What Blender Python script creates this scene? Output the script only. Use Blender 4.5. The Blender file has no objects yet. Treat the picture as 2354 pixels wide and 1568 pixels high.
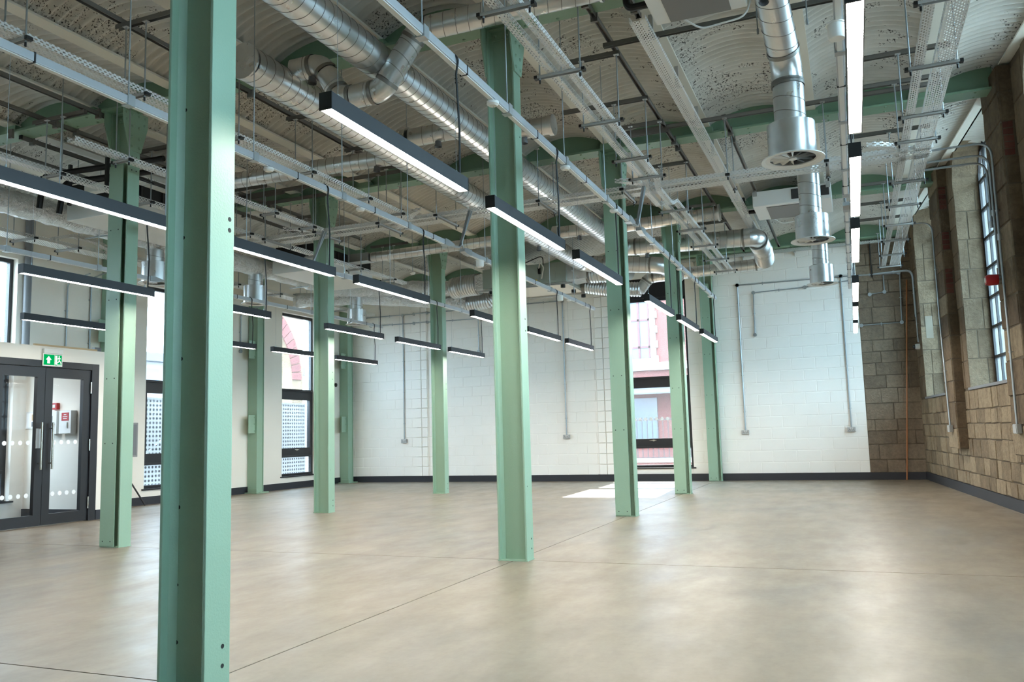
import bpy, bmesh, math, random
from mathutils import Vector, Matrix
random.seed(7)
SC = bpy.context.scene
COL = SC.collection

# ------------------------------------------------------------------ camera
F_PX, YAW, PITCH, ROLL = 1915.447, 0.386587, 0.112463, -0.027328
EYE = Vector((0, 0, 1.023))
fw = Vector((-math.sin(YAW) * math.cos(PITCH), math.cos(YAW) * math.cos(PITCH), math.sin(PITCH)))
r0 = Vector((math.cos(YAW), math.sin(YAW), 0))
u0 = r0.cross(fw)
rt = r0 * math.cos(ROLL) + u0 * math.sin(ROLL)
up = u0 * math.cos(ROLL) - r0 * math.sin(ROLL)
cd = bpy.data.cameras.new('camera')
cam = bpy.data.objects.new('camera', cd)
COL.objects.link(cam)
M = Matrix.Identity(4)
for i in range(3):
    M[i][0], M[i][1], M[i][2], M[i][3] = rt[i], up[i], -fw[i], EYE[i]
cam.matrix_world = M
cd.sensor_fit = 'HORIZONTAL'
cd.sensor_width = 36.0
cd.lens = 36.0 * F_PX / 2354.0
cd.clip_start = 0.05
cd.clip_end = 400
SC.camera = cam

# ------------------------------------------------------------------ world, sun, exposure
wd = bpy.data.worlds.new('sky')
SC.world = wd
wd.use_nodes = True
bg = wd.node_tree.nodes['Background']
bg.inputs[0].default_value = (0.61, 0.83, 1.0, 1)
bg.inputs[1].default_value = 11.0
sl = bpy.data.lights.new('sun', 'SUN')
sl.energy = 14.0
sl.angle = 0.009
sl.color = (1.0, 0.95, 0.86)
sun = bpy.data.objects.new('sun', sl)
COL.objects.link(sun)
sun.rotation_euler = Vector((0.05, -1.0, -0.83)).to_track_quat('-Z', 'Y').to_euler()
sun.location = (-3, 40, 20)
LED_STRENGTH = 62.0
vs = SC.view_settings
SC.display_settings.display_device = 'sRGB'
vs.view_transform = 'Standard'
vs.look = 'None'
vs.exposure = 0.85
vs.gamma = 1.0
vs.use_curve_mapping = False
try:
    SC.cycles.max_bounces = 10
    SC.cycles.diffuse_bounces = 6
    SC.cycles.glossy_bounces = 4
    SC.cycles.transparent_max_bounces = 16
    SC.cycles.sample_clamp_indirect = 6.0
    SC.cycles.caustics_reflective = False
    SC.cycles.caustics_refractive = False
except Exception:
    pass

# ------------------------------------------------------------------ materials
def srgb(r, g, b):
    f = lambda c: (c / 255.0 / 12.92) if c / 255.0 <= 0.04045 else ((c / 255.0 + 0.055) / 1.055) ** 2.4
    return (f(r), f(g), f(b), 1)

class NT:
    def __init__(s, name):
        s.m = bpy.data.materials.new(name)
        s.m.use_nodes = True
        s.t = s.m.node_tree
        s.b = s.t.nodes['Principled BSDF']
        s.out = s.t.nodes['Material Output']
    def n(s, typ, **k):
        nd = s.t.nodes.new(typ)
        for a, v in k.items():
            setattr(nd, a, v)
        return nd
    def l(s, a, b):
        s.t.links.new(a, b)
    def math(s, op, a, b=None):
        nd = s.n('ShaderNodeMath', operation=op)
        for i, v in enumerate((a, b)):
            if v is None:
                continue
            if isinstance(v, (int, float)):
                nd.inputs[i].default_value = v
            else:
                s.l(v, nd.inputs[i])
        return nd.outputs[0]
    def coord(s, kind='Object', scale=(1, 1, 1)):
        tc = s.n('ShaderNodeTexCoord')
        mp = s.n('ShaderNodeMapping')
        mp.inputs['Scale'].default_value = scale
        s.l(tc.outputs[kind], mp.inputs[0])
        return mp.outputs[0]
    def world(s, scale=(1, 1, 1)):
        g = s.n('ShaderNodeNewGeometry')
        mp = s.n('ShaderNodeMapping')
        mp.inputs['Scale'].default_value = scale
        s.l(g.outputs['Position'], mp.inputs[0])
        return mp.outputs[0]
    def noise(s, vec, scale, detail=4, rough=0.55):
        nd = s.n('ShaderNodeTexNoise')
        nd.inputs['Scale'].default_value = scale
        nd.inputs['Detail'].default_value = detail
        nd.inputs['Roughness'].default_value = rough
        s.l(vec, nd.inputs['Vector'])
        return nd.outputs['Fac']
    def ramp(s, fac, stops):
        nd = s.n('ShaderNodeValToRGB')
        e = nd.color_ramp.elements
        while len(e) < len(stops):
            e.new(0.5)
        for el, (p, c) in zip(e, stops):
            el.position = p
            el.color = c if len(c) == 4 else (*c, 1)
        s.l(fac, nd.inputs[0])
        return nd.outputs[0]
    def mix(s, fac, a, b, blend='MIX'):
        nd = s.n('ShaderNodeMix', data_type='RGBA', blend_type=blend)
        if isinstance(fac, (int, float)):
            nd.inputs[0].default_value = fac
        else:
            s.l(fac, nd.inputs[0])
        for i, v in ((6, a), (7, b)):
            if isinstance(v, tuple):
                nd.inputs[i].default_value = v if len(v) == 4 else (*v, 1)
            else:
                s.l(v, nd.inputs[i])
        return nd.outputs[2]
    def color(s, c):
        if isinstance(c, tuple):
            s.b.inputs['Base Color'].default_value = c
        else:
            s.l(c, s.b.inputs['Base Color'])
        return s
    def set(s, rough=None, metal=None, spec=None):
        if rough is not None:
            if isinstance(rough, (int, float)):
                s.b.inputs['Roughness'].default_value = rough
            else:
                s.l(rough, s.b.inputs['Roughness'])
        if metal is not None:
            s.b.inputs['Metallic'].default_value = metal
        if spec is not None:
            s.b.inputs['Specular IOR Level'].default_value = spec
        return s
    def bump(s, h, strength=0.3, dist=0.01):
        nd = s.n('ShaderNodeBump')
        nd.inputs['Strength'].default_value = strength
        nd.inputs['Distance'].default_value = dist
        s.l(h, nd.inputs['Height'])
        s.l(nd.outputs[0], s.b.inputs['Normal'])
        return s

MT = {}
def plain(name, c, rough=0.5, metal=0.0, bscale=None, bstr=0.15, bdist=0.002, vary=0.0, vscale=2.0):
    t = NT(name)
    if vary:
        f = t.noise(t.world(), vscale, 3)
        k = 1 - vary
        t.color(t.mix(f, (c[0] * k, c[1] * k, c[2] * k, 1), (min(1, c[0] * (1 + vary * 0.5)), min(1, c[1] * (1 + vary * 0.5)), min(1, c[2] * (1 + vary * 0.5)), 1)))
    else:
        t.color(c)
    t.set(rough, metal)
    if bscale:
        t.bump(t.noise(t.world(), bscale, 2), bstr, bdist)
    MT[name] = t.m
    return t.m

plain('green_paint', srgb(144, 173, 150), 0.42, bscale=95, bstr=0.32, bdist=0.003)
plain('green_beam', srgb(130, 162, 136), 0.45, bscale=80, bstr=0.3, bdist=0.003)
plain('hole_shade', srgb(30, 34, 33), 0.8)
plain('black_metal', srgb(34, 36, 41), 0.45)
plain('black_plastic', srgb(14, 14, 15), 0.5)
plain('frame_dark', srgb(30, 31, 35), 0.4)
plain('skirting', srgb(38, 40, 47), 0.5, vary=0.12)
plain('plaster', srgb(238, 232, 221), 0.7, bscale=30, bstr=0.06, vary=0.03)
plain('block_paint', srgb(248, 245, 239), 0.6, bscale=170, bstr=0.22, bdist=0.003, vary=0.03)
plain('joist_white', srgb(222, 218, 206), 0.6, bscale=60, bstr=0.1)
plain('white_plastic', srgb(232, 231, 226), 0.4)
plain('casing_white', srgb(226, 227, 225), 0.45)
plain('grille_grey', srgb(122, 119, 118), 0.55)
plain('grille_dark', srgb(52, 50, 51), 0.55)
plain('ahu_grey', srgb(158, 170, 164), 0.45, metal=0.15)
plain('conduit', srgb(165, 172, 176), 0.38, metal=0.6)
plain('strut_shaded', srgb(124, 121, 117), 0.42, metal=0.4)  # galvanised steel with the shade under the ceiling put into its colour
plain('strut_light', srgb(178, 178, 176), 0.42, metal=0.25)
plain('trunk_steel', srgb(186, 190, 194), 0.42, metal=0.45, vary=0.08, vscale=6)
plain('box_galv', srgb(176, 180, 182), 0.36, metal=0.7)
plain('copper_pole', srgb(176, 112, 66), 0.5)
plain('red_plastic', srgb(178, 28, 34), 0.35)
plain('sign_green', srgb(0, 143, 74), 0.4)
plain('steel_handle', srgb(190, 186, 176), 0.25, metal=0.95)
plain('timber', srgb(206, 178, 140), 0.6)
plain('seal_grey', srgb(148, 147, 148), 0.7)
plain('yellow_plastic', srgb(226, 190, 30), 0.4)
plain('dark_mat', srgb(62, 66, 76), 0.9)
plain('pvc_grey', srgb(122, 124, 128), 0.5)
plain('ext_ground', srgb(120, 118, 114), 0.9)
plain('ext_stone', srgb(150, 146, 138), 0.85)
plain('ext_render', srgb(126, 128, 130), 0.8)
plain('ext_slate', srgb(74, 80, 90), 0.7)
plain('ext_frame', srgb(78, 40, 44), 0.6)
plain('ext_glass', srgb(66, 84, 104), 0.2)
plain('lime_patch', srgb(138, 130, 116), 0.9)
plain('rope_white', srgb(225, 225, 222), 0.6)
plain('frost_dot', srgb(246, 248, 250), 0.8)

# galvanised spiral duct
t = NT('galv_duct')
f = t.noise(t.world(), 3.0, 3)
t.color(t.ramp(f, [(0.3, srgb(204, 205, 204)), (0.7, srgb(228, 229, 229))]))
t.set(t.math('ADD', t.math('MULTIPLY', t.noise(t.world(), 9, 2), 0.16), 0.22), 0.92)
MT['galv_duct'] = t.m
plain('duct_seam', srgb(140, 138, 134), 0.45, metal=0.85)  # darker metal: seam grime plus the shade of the crease
plain('flex_metal', srgb(206, 207, 206), 0.34, metal=0.9)
t = NT('foil')
t.color(srgb(236, 236, 234)).set(0.16, 0.72)
h1 = t.noise(t.world((1, 1, 1)), 15, 4, 0.65)
t.bump(h1, 1.0, 0.09)
MT['foil'] = t.m

# perforated tray (real holes by pattern in metres along the run)
def perf(name, c, rough, metal):
    t = NT(name)
    t.color(c).set(rough, metal)
    uv = t.n('ShaderNodeTexCoord').outputs['UV']
    sep = t.n('ShaderNodeSeparateXYZ')
    t.l(uv, sep.inputs[0])
    v = t.math('DIVIDE', sep.outputs[1], 0.0185)
    vf = t.math('FRACT', v)
    vi = t.math('FLOOR', v)
    u = t.math('ADD', t.math('DIVIDE', sep.outputs[0], 0.046), t.math('MULTIPLY', vi, 0.5))
    uf = t.math('FRACT', u)
    a = t.math('LESS_THAN', t.math('ABSOLUTE', t.math('SUBTRACT', uf, 0.5)), 0.27)
    b = t.math('LESS_THAN', t.math('ABSOLUTE', t.math('SUBTRACT', vf, 0.5)), 0.29)
    hole = t.math('MULTIPLY', a, b)
    tr = t.n('ShaderNodeBsdfTransparent')
    mx = t.n('ShaderNodeMixShader')
    t.l(hole, mx.inputs[0])
    t.l(t.b.outputs[0], mx.inputs[1])
    t.l(tr.outputs[0], mx.inputs[2])
    t.l(mx.outputs[0], t.out.inputs[0])
    MT[name] = t.m
perf('tray_perforated', srgb(222, 222, 220), 0.42, 0.2)

# external perforated balustrade
t = NT('screen_perforated')
t.color(srgb(140, 143, 146)).set(0.6, 0.1)
uv = t.n('ShaderNodeTexCoord').outputs['UV']
sep = t.n('ShaderNodeSeparateXYZ')
t.l(uv, sep.inputs[0])
fu = t.math('SUBTRACT', t.math('FRACT', t.math('DIVIDE', sep.outputs[0], 0.085)), 0.5)
fv = t.math('SUBTRACT', t.math('FRACT', t.math('DIVIDE', sep.outputs[1], 0.085)), 0.5)
hole = t.math('LESS_THAN', t.math('ADD', t.math('MULTIPLY', fu, fu), t.math('MULTIPLY', fv, fv)), 0.09)
tr = t.n('ShaderNodeBsdfTransparent')
mx = t.n('ShaderNodeMixShader')
t.l(hole, mx.inputs[0]); t.l(t.b.outputs[0], mx.inputs[1]); t.l(tr.outputs[0], mx.inputs[2]); t.l(mx.outputs[0], t.out.inputs[0])
MT['screen_perforated'] = t.m

# corrugated ceiling with flaking paint
t = NT('vault_paint')
w = t.world()
fl = t.noise(t.world((1.0, 1.6, 1.0)), 52, 3, 0.65)
msk = t.noise(w, 1.1, 3, 0.6)
a = t.math('GREATER_THAN', fl, 0.575)
b = t.math('GREATER_THAN', t.math('ADD', msk, t.math('MULTIPLY', t.math('SUBTRACT', t.noise(w, 7, 2), 0.5), 0.45)), 0.575)
flake = t.math('MULTIPLY', a, b)
base = t.ramp(t.noise(w, 2.2, 3), [(0.3, srgb(202, 199, 191)), (0.7, srgb(222, 220, 214))])
t.color(t.mix(flake, base, srgb(66, 62, 58)))
t.set(0.45)
t.bump(t.math('SUBTRACT', t.noise(w, 60, 2), flake), 0.25, 0.004)
MT['vault_paint'] = t.m

# polished concrete floor
t = NT('concrete')
w = t.world()
big = t.noise(w, 0.32, 3)
streak = t.noise(t.world((1.0, 0.5, 1)), 2.6, 6, 0.65)
fine = t.noise(w, 22, 4, 0.6)
c1 = t.ramp(big, [(0.35, srgb(127, 114, 96)), (0.65, srgb(116, 111, 103))])
c2 = t.mix(t.math('MULTIPLY', t.ramp(streak, [(0.38, (0, 0, 0)), (0.66, (1, 1, 1))]), 0.7), c1, srgb(140, 129, 111))
c3 = t.mix(t.math('MULTIPLY', t.ramp(fine, [(0.45, (0, 0, 0)), (0.7, (1, 1, 1))]), 0.18), c2, srgb(94, 86, 74))
blot = t.ramp(t.noise(w, 1.1, 5, 0.7), [(0.56, (0, 0, 0)), (0.75, (1, 1, 1))])
c4 = t.mix(t.math('MULTIPLY', blot, 0.5), c3, srgb(98, 90, 77))
t.color(c4)
t.set(t.math('ADD', t.math('MULTIPLY', t.noise(t.world((1, .45, 1)), 3.5, 5, 0.65), 0.42), 0.17), 0, 0.45)
t.bump(fine, 0.05, 0.004)
MT['concrete'] = t.m
plain('joint_fill', srgb(112, 98, 84), 0.9)

# stones
def stone_mat(name, stops, dark):
    t = NT(name)
    oi = t.n('ShaderNodeObjectInfo')
    w = t.world()
    n = t.noise(w, 5, 6, 0.7)
    mixf = t.math('ADD', t.math('MULTIPLY', oi.outputs['Random'], 0.38), t.math('MULTIPLY', n, 0.62))
    c = t.ramp(mixf, stops)
    st = t.ramp(t.noise(t.world((1, 1, 0.35)), 3.2, 6, 0.75), [(0.5, (0, 0, 0)), (0.74, (1, 1, 1))])
    c = t.mix(t.math('MULTIPLY', st, 0.6), c, dark)
    mot = t.ramp(t.noise(w, 17, 5, 0.7), [(0.42, (0, 0, 0)), (0.68, (1, 1, 1))])
    c = t.mix(t.math('MULTIPLY', mot, 0.38), c, dark)
    pale = t.ramp(t.noise(t.world((1, 1, 0.6)), 2.3, 5, 0.7), [(0.60, (0, 0, 0)), (0.72, (1, 1, 1))])
    c = t.mix(t.math('MULTIPLY', pale, 0.25), c, srgb(180, 168, 148))
    t.color(c).set(0.88)
    t.bump(t.noise(w, 26, 6, 0.7), 0.8, 0.03)
    MT[name] = t.m
stone_mat('sandstone', [(0.25, srgb(112, 97, 76)), (0.5, srgb(146, 129, 104)), (0.8, srgb(172, 155, 128))], srgb(80, 67, 52))
stone_mat('jamb_stone', [(0.25, srgb(110, 95, 76)), (0.5, srgb(128, 111, 89)), (0.8, srgb(144, 127, 103))], srgb(86, 72, 56))  # same sandstone, coloured darker to offset strong sky light on the jambs
stone_mat('pilaster_stone', [(0.2, srgb(84, 70, 54)), (0.5, srgb(112, 94, 72)), (0.85, srgb(136, 116, 90))], srgb(48, 40, 34))
stone_mat('old_stone', [(0.25, srgb(116, 102, 86)), (0.5, srgb(138, 122, 103)), (0.8, srgb(154, 138, 117))], srgb(88, 76, 64))
stone_mat('red_brick', [(0.2, srgb(88, 48, 40)), (0.5, srgb(106, 58, 48)), (0.85, srgb(122, 78, 66))], srgb(56, 44, 40))
stone_mat('ext_brick', [(0.2, srgb(104, 60, 56)), (0.5, srgb(112, 66, 61)), (0.85, srgb(122, 78, 72))], srgb(90, 56, 54))
plain('mortar', srgb(98, 87, 72), 0.95, bscale=60, bstr=0.5, bdist=0.01, vary=0.25, vscale=5)

# glass
t = NT('glass')
tr = t.n('ShaderNodeBsdfTransparent')
tr.inputs[0].default_value = (0.93, 0.95, 0.96, 1)
gl = t.n('ShaderNodeBsdfGlossy')
gl.inputs['Roughness'].default_value = 0.02
fr = t.n('ShaderNodeFresnel')
fr.inputs[0].default_value = 1.45
mx = t.n('ShaderNodeMixShader')
t.l(fr.outputs[0], mx.inputs[0]); t.l(tr.outputs[0], mx.inputs[1]); t.l(gl.outputs[0], mx.inputs[2]); t.l(mx.outputs[0], t.out.inputs[0])
MT['glass'] = t.m
t = NT('veiled_glass')  # translucent share adds a pale veil, imitating flare over the view
tr = t.n('ShaderNodeBsdfTransparent')
tr.inputs[0].default_value = (0.95, 0.96, 0.97, 1)
df = t.n('ShaderNodeBsdfTranslucent')
df.inputs[0].default_value = (0.9, 0.93, 0.97, 1)
mx = t.n('ShaderNodeMixShader')
mx.inputs[0].default_value = 0.025
t.l(tr.outputs[0], mx.inputs[1]); t.l(df.outputs[0], mx.inputs[2]); t.l(mx.outputs[0], t.out.inputs[0])
MT['veiled_glass'] = t.m
t = NT('old_glass')
tr = t.n('ShaderNodeBsdfTransparent')
tr.inputs[0].default_value = (0.78, 0.90, 0.92, 1)
df = t.n('ShaderNodeBsdfTranslucent')
df.inputs[0].default_value = (0.85, 0.93, 0.95, 1)
mx = t.n('ShaderNodeMixShader')
mx.inputs[0].default_value = 0.10
t.l(tr.outputs[0], mx.inputs[1]); t.l(df.outputs[0], mx.inputs[2]); t.l(mx.outputs[0], t.out.inputs[0])
MT['old_glass'] = t.m

def emit(name, c, s):
    t = NT(name)
    e = t.n('ShaderNodeEmission')
    e.inputs[0].default_value = c
    e.inputs[1].default_value = s
    t.l(e.outputs[0], t.out.inputs[0])
    MT[name] = t.m
emit('led', (1.0, 0.93, 0.84, 1), LED_STRENGTH)
emit('lobby_fill', (0.92, 0.96, 1.0, 1), 14.0)
emit('sign_glow', srgb(240, 250, 245), 0.9)
emit('sign_green_lit', srgb(0, 150, 78), 0.8)

# ------------------------------------------------------------------ mesh helpers
def V(*a):
    return Vector(a)

def perp(d):
    d = d.normalized()
    ref = V(0, 0, 1) if abs(d.z) < 0.95 else V(0, 1, 0)
    a = d.cross(ref).normalized()
    return a, a.cross(d)

class MB:
    def __init__(s):
        s.v, s.f, s.m, s.uv = [], [], [], {}
    def face(s, pts, mi=0, uv=None):
        i = len(s.v)
        s.v += [tuple(p) for p in pts]
        s.f.append(tuple(range(i, i + len(pts))))
        s.m.append(mi)
        if uv:
            s.uv[len(s.f) - 1] = uv
        return s
    def box(s, x0, x1, y0, y1, z0, z1, mi=0):
        return s.hexa([V(x0, y0, z0), V(x1, y0, z0), V(x1, y1, z0), V(x0, y1, z0), V(x0, y0, z1), V(x1, y0, z1), V(x1, y1, z1), V(x0, y1, z1)], mi)
    def hexa(s, p, mi=0):
        i = len(s.v)
        s.v += [tuple(q) for q in p]
        for q in ((0, 3, 2, 1), (4, 5, 6, 7), (0, 1, 5, 4), (1, 2, 6, 5), (2, 3, 7, 6), (3, 0, 4, 7)):
            s.f.append(tuple(i + k for k in q)); s.m.append(mi)
        return s
    def beam(s, p0, p1, w, h, off=(0, 0), mi=0):
        p0, p1 = V(*p0), V(*p1)
        a, b = perp(p1 - p0)
        c = a * off[0] + b * off[1]
        q = []
        for p in (p0, p1):
            for (i, j) in ((-1, -1), (1, -1), (1, 1), (-1, 1)):
                q.append(p + c + a * (i * w / 2) + b * (j * h / 2))
        return s.hexa(q, mi)
    def tube(s, pts, r, n=10, caps=True, mi=0, shear=0.0, mis=None):
        pts = [V(*p) for p in pts]
        rs = r if isinstance(r, (list, tuple)) else [r] * len(pts)
        base = len(s.v)
        a = None
        for k, p in enumerate(pts):
            t = (pts[min(k + 1, len(pts) - 1)] - pts[max(k - 1, 0)])
            t = t.normalized() if t.length > 1e-9 else V(0, 0, 1)
            if a is None:
                a, b = perp(t)
            else:
                a = (a - t * a.dot(t)).normalized()
                b = a.cross(t)
            for j in range(n):
                th = 2 * math.pi * j / n
                off = a * math.cos(th) * rs[k] + b * math.sin(th) * rs[k]
                s.v.append(tuple(p + off + t * (shear * math.cos(th))))
        for k in range(len(pts) - 1):
            for j in range(n):
                i0 = base + k * n + j; i1 = base + k * n + (j + 1) % n
                s.f.append((i0, i1, i1 + n, i0 + n)); s.m.append(mis[k] if mis else mi)
        if caps:
            s.f.append(tuple(base + j for j in reversed(range(n)))); s.m.append(mi)
            e = base + (len(pts) - 1) * n
            s.f.append(tuple(e + j for j in range(n))); s.m.append(mi)
        return s
    def cyl(s, p0, p1, r, n=12, mi=0):
        return s.tube([p0, p1], r, n, True, mi)
    def prism(s, poly, o, eu, ev, en, t, mi=0):
        o, eu, ev, en = V(*o), V(*eu), V(*ev), V(*en)
        a = [o + eu * x + ev * y for x, y in poly]
        b = [p + en * t for p in a]
        n = len(poly)
        i = len(s.v)
        s.v += [tuple(p) for p in a + b]
        s.f.append(tuple(i + k for k in reversed(range(n)))); s.m.append(mi)
        s.f.append(tuple(i + n + k for k in range(n))); s.m.append(mi)
        for k in range(n):
            q = (k + 1) % n
            s.f.append((i + k, i + q, i + n + q, i + n + k)); s.m.append(mi)
        return s
    def dome(s, c, n_, r, h, seg=8, mi=0):
        c, n_ = V(*c), V(*n_).normalized()
        return s.tube([c, c + n_ * h * 0.6, c + n_ * h], [r, r * 0.82, r * 0.35], seg, True, mi)
    def mesh(s, name, mats, smooth=False, bev=0.0, org=None, angle=0.6):
        me = bpy.data.meshes.new(name)
        o = org or V(0, 0, 0)
        me.from_pydata([(x - o.x, y - o.y, z - o.z) for x, y, z in s.v], [], s.f)
        mats = mats if isinstance(mats, (list, tuple)) else [mats]
        for m in mats:
            me.materials.append(MT[m])
        if len(mats) > 1:
            me.polygons.foreach_set('material_index', s.m)
        if s.uv:
            ul = me.uv_layers.new(name='UVMap')
            for fi, uv in s.uv.items():
                p = me.polygons[fi]
                for li, q in zip(p.loop_indices, uv):
                    ul.data[li].uv = q
        bm = bmesh.new()
        bm.from_mesh(me)
        if not s.uv:
            bmesh.ops.recalc_face_normals(bm, faces=bm.faces)
        if bev:
            bmesh.ops.bevel(bm, geom=[e for e in bm.edges], offset=bev, segments=2, affect='EDGES', profile=0.6, clamp_overlap=True)
        bm.to_mesh(me)
        bm.free()
        if smooth:
            me.polygons.foreach_set('use_smooth', [True] * len(me.polygons))
            me.set_sharp_from_angle(angle=angle)
        me.update()
        return me
    def build(s, name, mats, parent=None, smooth=False, bev=0.0, angle=0.6):
        org = wloc(parent) if parent else V(0, 0, 0)
        me = s.mesh(name, mats, smooth, bev, org, angle)
        return link(name, me, parent)

def wloc(o):
    p = V(0, 0, 0)
    while o:
        p = p + o.location
        o = o.parent
    return p

def link(name, me, parent=None, loc=None):
    o = bpy.data.objects.new(name, me)
    COL.objects.link(o)
    if parent:
        o.parent = parent
    if loc is not None:
        o.location = loc
    return o

def tag(o, label=None, cat=None, group=None, kind=None):
    if label:
        o['label'] = label
    if cat:
        o['category'] = cat
    if group:
        o['group'] = group
    if kind:
        o['kind'] = kind
    return o

def thing(name, label, cat, loc=(0, 0, 0), group=None):
    o = bpy.data.objects.new(name, None)
    o.empty_display_size = 0.1
    COL.objects.link(o)
    o.location = loc
    return tag(o, label, cat, group, 'thing')

def struct(name, loc=(0, 0, 0), label=None):
    o = bpy.data.objects.new(name, None)
    o.empty_display_size = 0.1
    COL.objects.link(o)
    o.location = loc
    return tag(o, label, None, None, 'structure')

KIDS = {}
def kids(o):
    return list(o.children)

def copy_tree(o, parent=None):
    c = o.copy()
    COL.objects.link(c)
    if parent:
        c.parent = parent
        c.matrix_parent_inverse = o.matrix_parent_inverse.copy()
    for ch in kids(o):
        copy_tree(ch, c)
    return c

def arc_route(pts, rb, seg=5):
    """round the corners of a polyline"""
    pts = [V(*p) for p in pts]
    out = [pts[0]]
    for i in range(1, len(pts) - 1):
        a, b, c = pts[i - 1], pts[i], pts[i + 1]
        d0 = (a - b).normalized(); d1 = (c - b).normalized()
        ang = d0.angle(d1)
        tl = min(rb / math.tan(ang / 2), (a - b).length * 0.49, (c - b).length * 0.49)
        p0 = b + d0 * tl; p1 = b + d1 * tl
        for k in range(seg + 1):
            u = k / seg
            out.append(p0 * (1 - u) ** 2 + b * 2 * u * (1 - u) + p1 * u ** 2)
    out.append(pts[-1])
    return out

# ------------------------------------------------------------------ key dimensions
XA, XB, XC = -2.665, -7.10, -11.27
YR = [2.867, 6.513, 10.159, 13.80, 17.28]
ZB = 4.60               # soffit of the green beams
XL = -11.45             # left wall face
YW = 17.35              # far wall face
def xr(y):
    return 1.17 + (17.38 - y) * 0.0792
_n = math.hypot(1, 0.0792)
ES = V(0.0792 / _n, -1 / _n, 0)
ED = V(1 / _n, 0.0792 / _n, 0)
def RW(s, d, z):
    return V(1.17, 17.38, 0) + ES * s + ED * d + V(0, 0, z)
def s_of(y):
    return (17.38 - y) * _n

# ================================================================== FLOOR
floor = struct('floor', (0, 0, 0), 'pale polished concrete floor with saw cut joints')
MB().box(-11.7, 2.9, -4.2, 17.6, -0.25, -0.03).build('floor_base', 'joint_fill', floor)
ycut = [-4.2, 2.90, 6.50, 17.6]
xcut = [-11.7, XA, 2.9]
for i in range(3):
    for j in range(2):
        g = 0.005
        MB().box(xcut[j] + g, xcut[j + 1] - g, ycut[i] + g, ycut[i + 1] - g, -0.03, 0.0).build('floor_slab', 'concrete', floor)

# ================================================================== STONE / BLOCK FACING
def facing(name, parent, mat, O, eu, ev, en, u0, u1, v0, v1, proud=0.012, jit=0.006, inset=0.007, gap=0.004):
    """one dressed stone: chamfered slab standing proud of its mortar bed"""
    u0 += gap; u1 -= gap; v0 += gap; v1 -= gap
    mb = MB()
    R = lambda: random.uniform(-jit, jit)
    pr = proud * random.uniform(0.6, 1.25)
    bk, fr_ = [], []
    for (u, v, su, sv) in ((u0, v0, 1, 1), (u1, v0, -1, 1), (u1, v1, -1, -1), (u0, v1, 1, -1)):
        ju, jv = R(), R()
        bk.append(O + eu * (u + ju) + ev * (v + jv) - en * 0.004)
        fr_.append(O + eu * (u + ju + su * inset) + ev * (v + jv + sv * inset) + en * (pr + R() * 0.4))
    i = 0
    mb.v = [tuple(p) for p in bk + fr_]
    mb.f = [(4, 5, 6, 7)] + [(k, (k + 1) % 4, 4 + (k + 1) % 4, 4 + k) for k in range(4)]
    mb.m = [0] * 5
    return mb.build(name, mat, parent)

def courses(name, parent, mat, O, eu, ev, en, u0, u1, v0, v1, h, l, proud=0.012, jit=0.006, hv=0.2, lv=0.4, inset=0.007, gap=0.004):
    v = v0
    k = 0
    while v < v1 - 0.02:
        ch = h * random.uniform(1 - hv, 1 + hv)
        ve = v + ch
        if v1 - ve < h * 0.5:
            ve = v1
        u = u0
        first = True
        while u < u1 - 0.01:
            sl_ = l * random.uniform(1 - lv, 1 + lv)
            if first and k % 2:
                sl_ *= 0.55
            first = False
            ue = u + sl_
            if u1 - ue < l * 0.35:
                ue = u1
            facing(name, parent, mat, O, eu, ev, en, u, ue, v, ve, proud, jit, inset, gap)
            u = ue
        v = ve
        k += 1

X, Y, Z = V(1, 0, 0), V(0, 1, 0), V(0, 0, 1)

# ================================================================== FAR WALL (painted blockwork)
wb = struct('wall_back', (0, YW, 0), 'white painted blockwork end wall with recessed joints')
WX0, WX1 = -4.76, -3.12     # window opening
WZ0, WZ1 = 0.27, 4.28
BX1 = 0.20                  # end of blockwork, stone begins
core = MB()
core.box(XL - 0.3, WX0, YW, YW + 0.30, 0, 5.5).box(WX1, BX1, YW, YW + 0.30, 0, 5.5)
core.box(WX0, WX1, YW, YW + 0.30, 0, WZ0).box(WX0, WX1, YW, YW + 0.30, WZ1, 5.5)
core.build('wall_core', 'block_paint', wb)
BH, BL, BT = 0.225, 0.45, 0.006
cells = []
for r in range(21):
    z0 = 0.13 + r * BH
    z1 = min(z0 + BH, 4.66)
    xo = XL + (0 if r % 2 else -BL / 2)
    x = xo
    while x < BX1 - 0.01:
        a, b = max(x, XL), min(x + BL, BX1)
        x += BL
        segs = [(a, b)]
        if z1 > WZ0 + 0.02 and z0 < WZ1 - 0.02:
            segs = []
            if a < WX0: segs.append((a, min(b, WX0)))
            if b > WX1: segs.append((max(a, WX1), b))
        for p, q in segs:
            for lo, hi in ((-5.11, -4.77), (-9.53, -9.23)):
                if p < hi and q > lo:
                    if p < lo - 0.03: q = lo
                    elif q > hi + 0.03: p = hi
                    else: q = p
            if q - p > 0.03:
                cells.append((p, q, z0, z1, BT))
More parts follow.
